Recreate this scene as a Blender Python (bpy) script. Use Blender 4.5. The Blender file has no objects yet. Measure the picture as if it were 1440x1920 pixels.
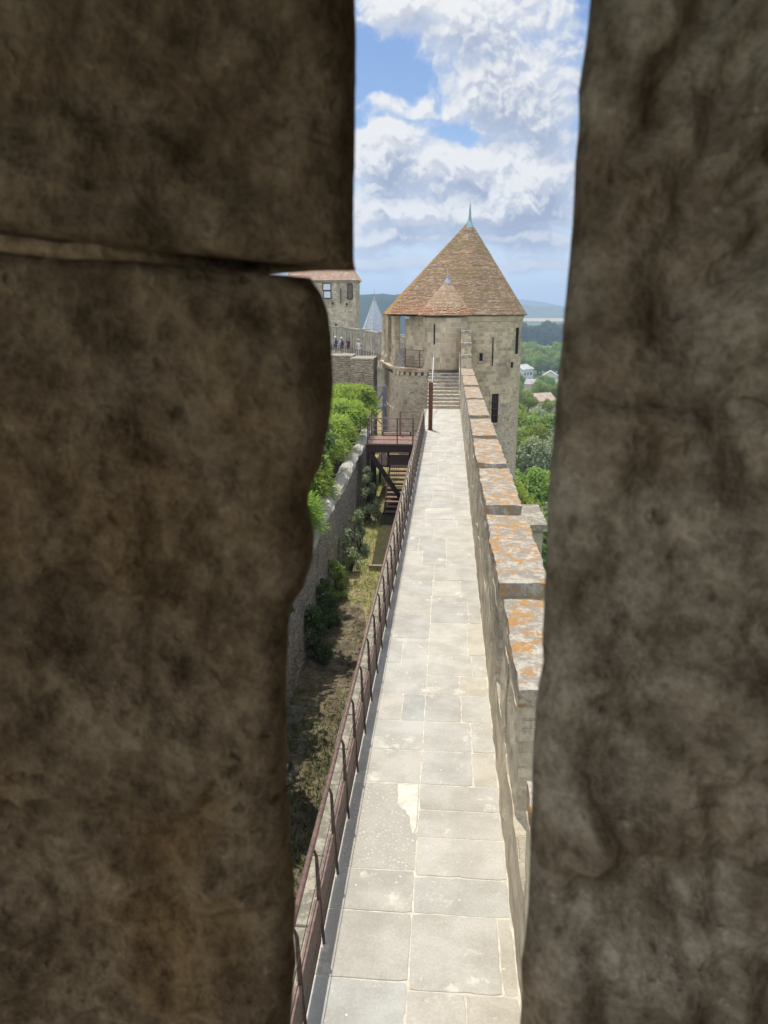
import bpy, math, random
from mathutils import Vector, noise
random.seed(7)
R = math.radians
sc = bpy.context.scene
COL = sc.collection

# ------------------------------------------------------------------ camera
H = 5.2
cam_d = bpy.data.cameras.new("camera")
cam = bpy.data.objects.new("camera", cam_d); COL.objects.link(cam)
cam.location = (0, 0, H)
cam.rotation_euler = (R(90 - 15.02), 0, R(4.71))
cam_d.sensor_fit = 'VERTICAL'
cam_d.sensor_height = 5.659
cam_d.sensor_width = 5.659 * .75
cam_d.lens = 4.25
cam_d.clip_start = 0.02
cam_d.clip_end = 20000
cam_d.dof.use_dof = True
cam_d.dof.focus_distance = 30
cam_d.dof.aperture_fstop = 1.8
sc.camera = cam

# ------------------------------------------------------------------ light
EXPO = 1.0
SUN = Vector((-.16, .32, 1.0)).normalized()
sun_d = bpy.data.lights.new("sun", 'SUN'); sun_d.energy = 2.2; sun_d.angle = R(.53); sun_d.color = (1, .95, .87)
sun = bpy.data.objects.new("sun", sun_d); COL.objects.link(sun)
sun.rotation_euler = SUN.to_track_quat('Z', 'Y').to_euler()
sun.location = (-10, 15, 60)
sc.view_settings.view_transform = 'Standard'
sc.view_settings.look = 'None'
sc.view_settings.gamma = 1
sc.view_settings.exposure = EXPO
sc.cycles.use_denoising = True
sc.cycles.max_bounces = 7
sc.cycles.diffuse_bounces = 4
sc.cycles.use_adaptive_sampling = True
sc.cycles.adaptive_threshold = 0.015
sc.cycles.adaptive_min_samples = 16
sc.cycles.volume_bounces = 0
sc.cycles.transparent_max_bounces = 8
sc.cycles.sample_clamp_indirect = 6


class G:
    """small node-tree builder"""
    def __init__(s, tree): s.t = tree
    def n(s, typ, inp=None, **kw):
        nd = s.t.nodes.new('ShaderNode' + typ)
        for k, v in kw.items(): setattr(nd, k, v)
        for k, v in (inp or {}).items(): s.put(nd.inputs[k], v)
        return nd
    def put(s, sock, v):
        if hasattr(v, 'is_output'): s.t.links.new(v, sock)
        elif hasattr(v, 'outputs'): s.t.links.new(v.outputs[0], sock)
        elif isinstance(v, (tuple, list)) and sock.type == 'RGBA' and len(v) == 3: sock.default_value = (*v, 1)
        else: sock.default_value = v
    def m(s, op, a, b=None, c=None, clamp=False):
        nd = s.n('Math', operation=op, use_clamp=clamp); s.put(nd.inputs[0], a)
        if b is not None: s.put(nd.inputs[1], b)
        if c is not None: s.put(nd.inputs[2], c)
        return nd.outputs[0]
    def v(s, op, a, b=None):
        nd = s.n('VectorMath', operation=op); s.put(nd.inputs[0], a)
        if b is not None: s.put(nd.inputs[1], b)
        return nd.outputs['Value'] if op in ('DOT_PRODUCT', 'LENGTH') else nd.outputs[0]
    def sc(s, a, k):
        nd = s.n('VectorMath', operation='SCALE'); s.put(nd.inputs[0], a); s.put(nd.inputs[3], k); return nd.outputs[0]
    def noise(s, vec, scale, detail=4, rough=.55, dist=0):
        nd = s.n('TexNoise', {'Scale': scale, 'Detail': detail, 'Roughness': rough, 'Distortion': dist})
        if vec is not None: s.put(nd.inputs['Vector'], vec)
        return nd
    def ramp(s, fac, lo, hi, a=0., b=1.):
        nd = s.n('MapRange', {0: fac, 1: lo, 2: hi, 3: a, 4: b}, interpolation_type='SMOOTHSTEP'); return nd.outputs[0]
    def mix(s, fac, a, b, mode='MIX'):
        nd = s.n('Mix', data_type='RGBA', blend_type=mode)
        s.put(nd.inputs[0], fac); s.put(nd.inputs[6], a); s.put(nd.inputs[7], b); return nd.outputs[2]
    def cr(s, fac, stops):
        nd = s.n('ValToRGB'); s.put(nd.inputs[0], fac); e = nd.color_ramp.elements
        while len(e) < len(stops): e.new(.5)
        for el, (p, c) in zip(e, stops): el.position = p; el.color = (*c, 1)
        return nd.outputs[0]


# ------------------------------------------------------------------ sky with clouds
W = bpy.data.worlds.new("World"); sc.world = W; W.use_nodes = True
wt = W.node_tree; wt.nodes.clear(); g = G(wt)
W.cycles.sampling_method = 'NONE'
sky = g.n('TexSky', sky_type='NISHITA', sun_disc=False, sun_elevation=R(69.6), sun_rotation=R(-30.7), altitude=150, air_density=1.0, dust_density=.6, ozone_density=1.2)

# cloud banks: (azimuth, elevation, half-widths, weight) in radians, clockwise from the wall-walk's direction
BANKS = [(0.0273, 0.3161, 0.1127, 0.0377, 1.30), (-0.0761, 0.3228, 0.0426, 0.0228, 1.30), (-0.0207, 0.2903, 0.0428, 0.0223, 0.60), (0.0921, 0.2196, 0.0573, 0.0672, 1.70),
         (0.0296, 0.2481, 0.0429, 0.0360, 1.20), (-0.0809, 0.2326, 0.0276, 0.0091, 1.10), (-0.0414, 0.2281, 0.0138, 0.0107, 0.90), (-0.0081, 0.2223, 0.0250, 0.0129, 1.10),
         (-0.0727, 0.1964, 0.0348, 0.0264, 1.50), (-0.0950, 0.1670, 0.0384, 0.0339, 1.20), (-0.0373, 0.1554, 0.0511, 0.0286, 1.20), (0.0134, 0.1663, 0.0347, 0.0237, 1.30),
         (0.0614, 0.1482, 0.0500, 0.0257, 1.10), (0.1206, 0.1467, 0.0367, 0.0226, 0.90), (-0.0692, 0.1052, 0.0778, 0.0207, 1.56), (0.0663, 0.1070, 0.0753, 0.0217, 1.56),
         (-0.0822, 0.0747, 0.0721, 0.0121, 1.38), (0.0932, 0.0735, 0.0690, 0.0125, 1.38), (0.0101, 0.0464, 0.1539, 0.0086, 1.00), (-0.0954, 0.0529, 0.0396, 0.0072, 0.88),
         (0.1075, 0.0427, 0.0443, 0.0064, 0.88), (-0.0698, 0.2663, 0.0310, 0.0245, -1.20), (0.0116, 0.1878, 0.0226, 0.0145, -1.10), (-0.0007, 0.2248, 0.0112, 0.0075, -0.20),
         (-0.0570, 0.2162, 0.0377, 0.0049, -0.40), (-0.1009, 0.2496, 0.0125, 0.0105, -0.50), (0.1000, 0.1300, 0.0600, 0.0300, 0.80), (-0.0400, 0.1000, 0.1200, 0.0500, 0.30),
         (0.0800, 0.1000, 0.1200, 0.0500, 0.35)]
grp = bpy.data.node_groups.new("cloud_density", 'ShaderNodeTree')
grp.interface.new_socket("P", in_out='INPUT', socket_type='NodeSocketVector')
grp.interface.new_socket("D", in_out='OUTPUT', socket_type='NodeSocketFloat')
q = G(grp)
gi = grp.nodes.new('NodeGroupInput'); go = grp.nodes.new('NodeGroupOutput')
warp = q.sc(q.v('SUBTRACT', q.noise(gi.outputs[0], 14, 3, .6).outputs['Color'], (.5, .5, .5)), .05)
P = q.v('ADD', gi.outputs[0], warp)
tot = None
for az, el, ra, re, w in BANKS:
    d = q.v('MULTIPLY', q.v('SUBTRACT', P, (az, el, 0)), (1 / ra, 1 / re, 0))
    e = q.m('MULTIPLY', q.m('EXPONENT', q.m('MULTIPLY', q.v('DOT_PRODUCT', d, d), -1)), w)
    tot = e if tot is None else q.m('ADD', tot, e)
# elsewhere in the sky: unseen fair-weather cloud, cover widened as fill
far_m = q.ramp(q.v('LENGTH', q.v('SUBTRACT', gi.outputs[0], (0, .2, 0))), .35, .6)
tot = q.m('ADD', tot, q.m('MULTIPLY', far_m, q.ramp(q.noise(gi.outputs[0], 2.2, 3).outputs[0], .32, .56, 0, 1.1)))
sq = q.v('MULTIPLY', P, (1, 1.35, 1))
n1 = q.noise(sq, 19, 7, .58, .0).outputs[0]
bil = q.n('TexVoronoi', {'Vector': P, 'Scale': 46.0, 'Detail': 2.0, 'Roughness': .6, 'Smoothness': .6}, feature='SMOOTH_F1')
n2 = q.m('SUBTRACT', .5, bil.outputs['Distance'])
dd = q.m('ADD', tot, q.m('MULTIPLY', q.m('SUBTRACT', n1, .5), 2.0))
dd = q.m('ADD', dd, q.m('MULTIPLY', n2, .55))
q.put(go.inputs[0], dd)

tc = g.n('TexCoord'); dirv = g.v('NORMALIZE', tc.outputs['Generated'])
sp = g.n('SeparateXYZ', {0: dirv})
az = g.m('ARCTAN2', sp.outputs[0], sp.outputs[1]); el = g.m('ARCSINE', sp.outputs[2])
pv = g.n('CombineXYZ', {0: az, 1: el}).outputs[0]
def dens(off):
    nd = wt.nodes.new('ShaderNodeGroup'); nd.node_tree = grp
    g.put(nd.inputs[0], g.v('ADD', pv, off)); return nd.outputs[0]
d0 = dens((0, 0, 0)); d1 = dens((-.004, .009, 0)); d2 = dens((-.010, .030, 0))
alpha = g.ramp(d0, .0, .82)
lum = g.m('ADD', g.m('MULTIPLY', g.ramp(g.m('SUBTRACT', d0, d1), -.26, .34), .58), g.m('MULTIPLY', g.ramp(g.m('SUBTRACT', d0, d2), -.5, .8), .46))
thick = g.ramp(d0, .5, 1.6)
base = g.mix(thick, (.58, .66, .82), (.37, .44, .60))
ccol = g.mix(lum, base, (1.0, .995, .98))
ccol = g.mix(g.ramp(el, .01, .10, .45, 0), ccol, (.66, .79, .95))        # distant cloud seen through more air
cstr = g.m('ADD', .46, g.ramp(sp.outputs[1], .25, -.45, 0, .85))                # unseen cloud behind the camera, brightened to fill the shaded fronts
cl = g.n('Background', {0: ccol, 1: cstr})
skc = g.mix(1.0, sky.outputs[0], (.86, .96, 1.12), 'MULTIPLY')
skc = g.mix(g.ramp(el, .0, .22, .9, .0), skc, (6.6, 8.0, 9.4))
bg = g.n('Background', {0: skc, 1: .056})
am = g.m('MULTIPLY', alpha, g.ramp(el, -.005, .035, 0, .97))
mx = g.n('MixShader', {0: am, 1: bg.outputs[0], 2: cl.outputs[0]})
wo = wt.nodes.new('ShaderNodeOutputWorld'); wt.links.new(mx.outputs[0], wo.inputs[0])


# ------------------------------------------------------------------ object helpers
def tag(o, label=None, cat=None, group=None, kind=None):
    if label: o['label'] = label
    if cat: o['category'] = cat
    if group: o['group'] = group
    if kind: o['kind'] = kind
    return o

def thing(name, label, cat, loc=(0, 0, 0), rz=0, group=None):
    o = bpy.data.objects.new(name, None); COL.objects.link(o)
    o.location = loc; o.rotation_euler = (0, 0, rz); o.empty_display_size = .2
    return tag(o, label, cat, group)

def copy_tree(o, parent=None):
    c = o.copy(); COL.objects.link(c)
    if parent: c.parent = parent
    for ch in o.children: copy_tree(ch, c)
    return c


class MB:
    def __init__(s): s.v = []; s.f = []; s.uv = []; s.sm = []; s.col = []
    def face(s, idx, uv=None, smooth=False, col=None):
        s.f.append(tuple(idx)); s.sm.append(smooth); s.col.append(col)
        if uv is None:
            ps = [s.v[i] for i in idx]
            n = Vector((0, 0, 0)); c = ps[0]
            for i in range(1, len(ps) - 1): n += (ps[i] - c).cross(ps[i + 1] - c)
            if n.length < 1e-12: n = Vector((0, 0, 1))
            n.normalize()
            if abs(n.z) > .75: uv = [(p.x, p.y) for p in ps]
            else:
                t = Vector((-n.y, n.x, 0)).normalized(); b = n.cross(t)
                uv = [(p.dot(t) + .37 * round(n.x * 3), p.dot(b)) for p in ps]
        s.uv.append(uv)
    def add(s, pts):
        i0 = len(s.v); s.v += [Vector(p) for p in pts]; return i0
    def prism(s, base, z0, z1, top_scale=None, cap=True, col=None):
        """vertical prism over a CCW plan polygon"""
        n = len(base)
        t = base if top_scale is None else top_scale
        i = s.add([(x, y, z0) for x, y in base] + [(x, y, z1) for x, y in t])
        for k in range(n):
            l = (k + 1) % n; s.face((i + k, i + l, i + n + l, i + n + k), col=col)
        if cap:
            s.face([i + n + k for k in range(n)], col=col); s.face([i + k for k in reversed(range(n))], col=col)
    def box(s, x0, x1, y0, y1, z0, z1, col=None):
        s.prism([(x0, y0), (x1, y0), (x1, y1), (x0, y1)], z0, z1, col=col)
    def bar(s, a, b, w, h=None, up=(0, 0, 1)):
        """rectangular bar from a to b; w across, h along up"""
        a = Vector(a); b = Vector(b); h = h or w; d = (b - a).normalized(); u = Vector(up)
        if abs(d.dot(u)) > .99: u = Vector((0, 1, 0))
        x = d.cross(u).normalized(); u = x.cross(d)
        q = [(-1, -1), (1, -1), (1, 1), (-1, 1)]
        i = s.add([a + x * (w / 2 * p) + u * (h / 2 * r) for p, r in q] + [b + x * (w / 2 * p) + u * (h / 2 * r) for p, r in q])
        for k in range(4):
            l = (k + 1) % 4; s.face((i + k, i + l, i + 4 + l, i + 4 + k))
        s.face((i + 3, i + 2, i + 1, i)); s.face((i + 4, i + 5, i + 6, i + 7))
    def tube(s, pts, r, n=10, closed=True):
        pts = [Vector(p) for p in pts]; rings = []
        rr = r if isinstance(r, (list, tuple)) else [r] * len(pts)
        for k, p in enumerate(pts):
            d = (pts[min(k + 1, len(pts) - 1)] - pts[max(k - 1, 0)]).normalized()
            u = Vector((0, 0, 1)) if abs(d.z) < .95 else Vector((0, 1, 0))
            x = d.cross(u).normalized(); y = x.cross(d)
            rings.append(s.add([p + (x * math.cos(2 * math.pi * j / n) + y * math.sin(2 * math.pi * j / n)) * rr[k] for j in range(n)]))
        for a, b in zip(rings, rings[1:]):
            for j in range(n): s.face((a + j, a + (j + 1) % n, b + (j + 1) % n, b + j), smooth=True)
        if closed:
            s.face([rings[0] + j for j in reversed(range(n))]); s.face([rings[-1] + j for j in range(n)])
    def loft(s, rings, uvs=None, smooth=True, cap_top=False, cap_bot=False):
        """closed loops of equal count, bottom to top"""
        n = len(rings[0]); ids = [s.add(r) for r in rings]
        for k in range(len(rings) - 1):
            per = 0
            for j in range(n):
                l = (j + 1) % n
                w0 = (Vector(rings[0][l]) - Vector(rings[0][j])).length
                hgt = uvs[k] if uvs else rings[k][0][2]; hg2 = uvs[k + 1] if uvs else rings[k + 1][0][2]
                s.face((ids[k] + j, ids[k] + l, ids[k + 1] + l, ids[k + 1] + j),
                       [(per, hgt), (per + w0, hgt), (per + w0, hg2), (per, hg2)], smooth)
                per += w0
        if cap_top: s.face([ids[-1] + j for j in range(n)])
        if cap_bot: s.face([ids[0] + j for j in reversed(range(n))])
    def build(s, name, mat, parent=None, origin=None):
        me = bpy.data.meshes.new(name)
        o0 = Vector(origin) if origin else Vector((0, 0, 0))
        me.from_pydata([p - o0 for p in s.v], [], s.f)
        uvl = me.uv_layers.new(name="UVMap")
        flat = [c for u in s.uv for p in u for c in p]
        uvl.data.foreach_set('uv', flat)
        me.polygons.foreach_set('use_smooth', s.sm)
        if any(c is not None for c in s.col):
            at = me.color_attributes.new("tint", 'FLOAT_COLOR', 'CORNER')
            out = []
            for f, c in zip(s.f, s.col): out += list((*(c or (1, 1, 1)), 1)) * len(f)
            at.data.foreach_set('color', out)
        me.materials.append(mat)
        me.update()
        o = bpy.data.objects.new(name, me); COL.objects.link(o); o.location = o0
        if parent: o.parent = parent
        return o

def bevel(o, w=.01, seg=2):
    m = o.modifiers.new("bevel", 'BEVEL'); m.width = w; m.segments = seg; m.limit_method = 'ANGLE'
    return o

def fbm(p, s, oct=4):
    return noise.fractal(Vector(p) * s, 1.0, 2.0, oct)


# ------------------------------------------------------------------ materials
def mat(name, rough=.9, spec=.2):
    m = bpy.data.materials.new(name); m.use_nodes = True
    gg = G(m.node_tree); b = m.node_tree.nodes['Principled BSDF']
    b.inputs['Roughness'].default_value = rough; b.inputs['Specular IOR Level'].default_value = spec
    return m, gg, b

def plain(name, col, rough=.8, var=.15, scale=6, spec=.25, bump=0.0, metal=0):
    m, q, b = mat(name, rough, spec)
    o = q.n('TexCoord').outputs['Object']
    n = q.noise(o, scale, 5, .6).outputs[0]
    c2 = tuple(max(0, c * (1 - 2 * var)) for c in col); c1 = tuple(c * (1 + var) for c in col)
    q.put(b.inputs['Base Color'], q.mix(q.ramp(n, .3, .7), c2, c1)); b.inputs['Metallic'].default_value = metal
    if bump:
        bp = q.n('Bump', {'Strength': bump, 'Distance': .02, 'Height': q.noise(o, scale * 4, 6, .65).outputs[0]})
        q.put(b.inputs['Normal'], bp.outputs[0])
    return m

def masonry(name, bw, bh, c1, c2, mortar, ms=.012, warp=.03, stain=.35, stain_col=(.07, .065, .055), bump=.5, var=1.0):
    m, q, b = mat(name, .92, .15)
    tcn = q.n('TexCoord'); uv = tcn.outputs['UV']; ob = tcn.outputs['Object']
    wv = q.sc(q.v('SUBTRACT', q.noise(uv, 1.6 / max(bh, .1) * .3, 3).outputs['Color'], (.5, .5, .5)), warp * 2)
    u2 = q.v('ADD', uv, wv)
    def brick(ca, cb, mo, off):
        return q.n('TexBrick', {'Vector': q.v('ADD', u2, off), 'Color1': ca, 'Color2': cb, 'Mortar': mo, 'Scale': 1.0, 'Mortar Size': ms,
                   'Mortar Smooth': .35, 'Bias': 0.0, 'Brick Width': bw, 'Row Height': bh}, offset=.5, squash=.72, squash_frequency=3)
    br = brick(c1, c2, mortar, (0, 0, 0))
    br2 = brick((0, 0, 0), (1, 1, 1), (.5, .5, .5), (bw * 6, bh * 10, 0))
    big = q.noise(ob, .55, 5, .6).outputs[0]; mid = q.noise(ob, 3.2, 6, .65).outputs[0]; fine = q.noise(ob, 22, 6, .7).outputs[0]
    col = q.mix(q.ramp(br2.outputs[0], .55, 1.0, 0, .8), br.outputs['Color'], tuple(c * 1.22 for c in c1))
    col = q.mix(q.ramp(br2.outputs[0], .0, .3, .55, 0), col, tuple(c * .62 for c in c2))
    col = q.mix(q.ramp(mid, .4, .75, 0, .35), col, tuple(c * 1.15 for c in c1))
    col = q.mix(q.ramp(big, .45, .72, 0, stain), col, stain_col)
    col = q.mix(q.m('MULTIPLY', q.ramp(q.noise(ob, 1.7, 6, .7, .4).outputs[0], .56, .68), .5 * stain + .12), col, stain_col)
    col = q.mix(q.ramp(fine, .3, .7, .55, 0), col, q.mix(1, col, (.6, .57, .52), 'MULTIPLY'))
    q.put(b.inputs['Base Color'], col)
    hgt = q.m('ADD', q.m('MULTIPLY', br.outputs['Fac'], -1.0), q.m('ADD', q.m('MULTIPLY', mid, .9), q.m('MULTIPLY', fine, .5)))
    q.put(b.inputs['Normal'], q.n('Bump', {'Strength': bump, 'Distance': .03, 'Height': hgt}).outputs[0])
    return m

def rubble(name, scale, cols, mortar, joint=.06, flat=1.5, bump=.7, stain=.3, stain_col=(.06, .055, .045)):
    m, q, b = mat(name, .95, .1)
    tcn = q.n('TexCoord'); uv = tcn.outputs['UV']; ob = tcn.outputs['Object']
    wv = q.sc(q.v('SUBTRACT', q.noise(uv, 3, 3).outputs['Color'], (.5, .5, .5)), .16)
    u2 = q.v('MULTIPLY', q.v('ADD', uv, wv), (1, flat, 1))
    va = q.n('TexVoronoi', {'Vector': u2, 'Scale': scale}, feature='F1')
    ve = q.n('TexVoronoi', {'Vector': u2, 'Scale': scale}, feature='DISTANCE_TO_EDGE')
    r = q.n('SeparateColor', {0: va.outputs['Color']}).outputs[0]
    col = q.cr(r, [(i / max(1, len(cols) - 1), c) for i, c in enumerate(cols)])
    fine = q.noise(ob, 18, 6, .7).outputs[0]
    col = q.mix(q.ramp(fine, .3, .7, .5, 0), col, q.mix(1, col, (.55, .52, .48), 'MULTIPLY'))
    jm = q.ramp(q.m('ADD', ve.outputs['Distance'], q.m('MULTIPLY', q.m('SUBTRACT', fine, .5), .06)), joint * .3, joint, 1, 0)
    col = q.mix(jm, col, mortar)
    big = q.noise(ob, .6, 5, .65).outputs[0]
    col = q.mix(q.ramp(big, .45, .75, 0, stain), col, stain_col)
    q.put(b.inputs['Base Color'], col)
    hgt = q.m('ADD', q.ramp(ve.outputs['Distance'], 0, .2), q.m('MULTIPLY', fine, .5))
    q.put(b.inputs['Normal'], q.n('Bump', {'Strength': bump, 'Distance': .04, 'Height': hgt}).outputs[0])
    return m

M = {}
M['ashlar'] = masonry('ashlar limestone', .52, .27, (.62, .51, .355), (.47, .38, .26), (.66, .56, .41), .014, .03, .3)
M['ashlar_old'] = masonry('weathered ashlar', .40, .21, (.61, .49, .33), (.41, .33, .225), (.63, .53, .375), .018, .05, .42, bump=.8)
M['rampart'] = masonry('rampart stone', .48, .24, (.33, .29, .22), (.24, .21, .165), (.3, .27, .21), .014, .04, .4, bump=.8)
M['merlon'] = masonry('lichen grey parapet stone', .62, .30, (.60, .52, .385), (.48, .415, .31), (.64, .56, .42), .010, .035, .5, (.15, .14, .12), bump=1.2)
M['rubble'] = rubble('field rubble', 4.5, [(.48, .39, .27), (.60, .49, .345), (.36, .295, .21), (.64, .54, .39), (.52, .40, .27)], (.52, .46, .36), .07)
M['rubble_grey'] = rubble('grey rubble', 5.5, [(.42, .385, .325), (.56, .515, .44), (.31, .285, .245), (.60, .55, .46)], (.34, .305, .25), .07, 1.7, 1.0)
M['old_tower'] = masonry('blackened ashlar', .7, .36, (.60, .495, .345), (.40, .335, .24), (.60, .51, .37), .02, .06, .5, (.12, .11, .095), bump=.8)
M['stack'] = masonry('thin coursed stone', .55, .13, (.38, .315, .225), (.27, .23, .17), (.17, .15, .115), .012, .05, .5, bump=1.0)
M['curtain'] = masonry('pale curtain wall', .8, .4, (.46, .40, .30), (.37, .32, .245), (.47, .43, .34), .02, .03, .3)
M['step'] = plain('step stone', (.54, .50, .425), .9, .2, 5, bump=.4)
M['slab_dark'] = plain('dark joint', (.03, .028, .025), .95)
M['dark'] = plain('black interior shade', (.012, .011, .010), 1, .1)  # flat black put where an opening would hold only shade

# weathered rusty steel and painted steel
M['rust'] = plain('rusted steel', (.19, .115, .088), .5, .22, 18, .45, bump=.15)
M['rust_dark'] = plain('dark rusted steel', (.10, .066, .054), .6, .2, 14, .35)  # also carries the shade on the railing panel's face
M['corten'] = plain('corten steel', (.15, .05, .028), .7, .25, 7, .3, bump=.15)
M['steel_blue'] = plain('blue grey paint', (.13, .15, .18), .5, .12, 6, .4)
M['zinc'] = plain('patinated lead', (.27, .38, .40), .5, .12, 5, .4)
M['lead'] = plain('lead sheet', (.30, .33, .37), .5, .12, 5, .4)
M['deck'] = plain('weathered decking', (.27, .17, .13), .85, .2, 9, bump=.3)
M['wood_dark'] = plain('dark timber', (.045, .028, .022), .8, .25, 8, bump=.3)
M['timber'] = plain('grey timber', (.30, .25, .19), .85, .2, 8)
M['lamp_grey'] = plain('grey lamp housing', (.42, .45, .5), .5)
M['white_pole'] = plain('pale galvanised tube', (.62, .60, .57), .45, .06, 8, .5)
M['bark'] = plain('bark', (.06, .047, .035), .95, .25, 6, bump=.5)

# paving slabs: tint comes from each slab's own stone
m, q, b = mat('flagstone', .85, .2); M['paving'] = m
tn = q.n('TexCoord'); ob = tn.outputs['Object']
tint = q.n('VertexColor', layer_name='tint').outputs[0]
n1 = q.noise(ob, 2.2, 6, .62).outputs[0]; n2 = q.noise(ob, 38, 5, .7).outputs[0]; n3 = q.noise(ob, 7, 6, .7, .6).outputs[0]
c = q.mix(q.ramp(n1, .34, .68, .0, .8), tint, q.mix(1, tint, (.74, .73, .70), 'MULTIPLY'))
c = q.mix(q.ramp(n2, .35, .7, .35, 0), c, q.mix(1, c, (.62, .61, .58), 'MULTIPLY'))
n4 = q.noise(ob, 1.6, 8, .75, .15).outputs[0]
c = q.mix(q.ramp(n3, .62, .70, 0, .6), c, (.64, .61, .52))
c = q.mix(q.ramp(n4, .57, .66, 0, .7), c, (.66, .625, .53))          # pale lichen and lime spots
vs = q.n('TexVoronoi', {'Vector': ob, 'Scale': 9.0}, feature='F1')
c = q.mix(q.m('MULTIPLY', q.ramp(vs.outputs['Distance'], .07, .11, 1, 0), q.ramp(n1, .5, .6)), c, (.68, .65, .56))
q.put(b.inputs['Base Color'], c)
q.put(b.inputs['Normal'], q.n('Bump', {'Strength': .35, 'Distance': .012, 'Height': q.m('ADD', n3, q.m('MULTIPLY', n2, .6))}).outputs[0])
M['joint'] = plain('lime mortar', (.60, .56, .46), .95, .12, 8, .1, bump=.4)
M['patch'] = plain('fresh lime patch', (.66, .62, .52), .95, .1, 6, .1, bump=.3)

# pebbly worn slab
m, q, b = mat('worn pebble slab', .9, .15); M['pebble'] = m
ob = q.n('TexCoord').outputs['Object']
va = q.n('TexVoronoi', {'Vector': q.v('ADD', ob, q.sc(q.noise(ob, 12).outputs['Color'], .05)), 'Scale': 26.0}, feature='F1')
r_ = q.n('SeparateColor', {0: va.outputs['Color']}).outputs[0]
c = q.mix(q.ramp(va.outputs['Distance'], .15, .55), q.mix(q.ramp(r_, .2, .95), (.44, .415, .355), (.58, .545, .475)), (.39, .365, .315))
c = q.mix(q.ramp(q.noise(ob, 5, 5).outputs[0], .4, .65, 0, .5), c, (.46, .43, .36))
q.put(b.inputs['Base Color'], c)
q.put(b.inputs['Normal'], q.n('Bump', {'Strength': .6, 'Distance': .012, 'Height': q.ramp(va.outputs['Distance'], 0, .6, 1, 0)}).outputs[0])

# lichen-covered stone (coping and kerb)
def lichen(name, orange, white, base=(.30, .28, .25)):
    m, q, b = mat(name, .95, .1)
    ob = q.n('TexCoord').outputs['Object']
    sv = q.v('MULTIPLY', ob, (1, 1, 1))
    n = q.noise(sv, 7, 9, .7, .1).outputs[0]; n2 = q.noise(q.v('ADD', sv, (7.3, 2.1, 4)), 5.2, 9, .68, .1).outputs[0]; nf = q.noise(ob, 40, 5, .7).outputs[0]
    col = q.mix(q.ramp(n, .43, .62, 0, 1), base, white)
    col = q.mix(q.ramp(nf, .35, .7, .55, 0), col, q.mix(1, col, (.55, .53, .5), 'MULTIPLY'))
    n5 = q.noise(ob, 24, 6, .7).outputs[0]
    oc = q.mix(q.ramp(n5, .35, .65), (.44, .215, .05), (.31, .18, .07))
    om = q.m('ADD', q.m('MULTIPLY', n2, .72), q.m('MULTIPLY', n5, .28))
    col = q.mix(q.ramp(om, orange - .01, orange + .06, 0, .92), col, oc)
    q.put(b.inputs['Base Color'], col)
    q.put(b.inputs['Normal'], q.n('Bump', {'Strength': .8, 'Distance': .02, 'Height': q.m('ADD', n, q.m('MULTIPLY', nf, .5))}).outputs[0])
    return m
M['coping'] = lichen('lichened coping', .508, (.50, .455, .375), (.30, .265, .215))
M['boulder'] = plain('mossy boulder', (.14, .13, .10), .95, .3, 5, .1, bump=.8)
M['cap'] = lichen('pale wall capping', .78, (.62, .59, .52), (.42, .39, .34))
M['kerb'] = lichen('lichened kerb', .66, (.50, .46, .36), (.27, .25, .2))

# roof tiles (uv in metres: u along the eave, v up the slope)
def tiles(name, c1, c2, c3, tw, th, orange=None):
    m, q, b = mat(name, .85, .15)
    tn = q.n('TexCoord'); uv = tn.outputs['UV']; ob = tn.outputs['Object']
    br = q.n('TexBrick', {'Vector': uv, 'Color1': c1, 'Color2': c2, 'Mortar': (.05, .035, .03), 'Scale': 1.0, 'Mortar Size': .008, 'Mortar Smooth': .3, 'Bias': -.1, 'Brick Width': tw, 'Row Height': th}, offset=.5)
    br2 = q.n('TexBrick', {'Vector': q.v('ADD', uv, (tw * 7, th * 12, 0)), 'Color1': (0, 0, 0), 'Color2': (1, 1, 1), 'Mortar': (.3, .3, .3), 'Scale': 1.0, 'Mortar Size': .008, 'Bias': 0.0, 'Brick Width': tw, 'Row Height': th}, offset=.5)
    col = q.mix(q.ramp(br2.outputs[0], .62, .95, 0, .85), br.outputs[0], c3)
    big = q.noise(ob, .8, 6, .65).outputs[0]
    col = q.mix(q.ramp(big, .45, .7, 0, .5), col, tuple(.55 * (a_ + b_) * .62 for a_, b_ in zip(c1, c2)))
    if orange: col = q.mix(q.ramp(q.noise(ob, 1.1, 5, .6).outputs[0], .5, .66, 0, .6), col, orange)
    q.put(b.inputs['Base Color'], col)
    q.put(b.inputs['Normal'], q.n('Bump', {'Strength': .7, 'Distance': .03, 'Height': q.m('ADD', q.m('MULTIPLY', br.outputs['Fac'], -1), q.m('MULTIPLY', br2.outputs[0], .7))}).outputs[0])
    return m
M['tile'] = tiles('brown roof tiles', (.38, .235, .125), (.19, .145, .10), (.51, .395, .27), .19, .0995, (.21, .17, .07))
M['tile_turret'] = tiles('grey brown turret tiles', (.46, .30, .175), (.35, .25, .165), (.56, .44, .31), .19, .0995)
M['tile_orange'] = tiles('orange roof tiles', (.45, .235, .12), (.35, .19, .11), (.52, .35, .23), .19, .0995)
M['tile_lichen_lit'] = tiles('golden sunlit lichened tiles', (.42, .245, .06), (.36, .19, .055), (.45, .31, .12), .19, .0995)
M['tile_far'] = tiles('pale red roof tiles', (.52, .34, .23), (.42, .26, .18), (.60, .45, .34), .3, .2)
M['slate'] = tiles('grey slates', (.52, .56, .60), (.42, .46, .50), (.6, .63, .66), .35, .22)

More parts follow.
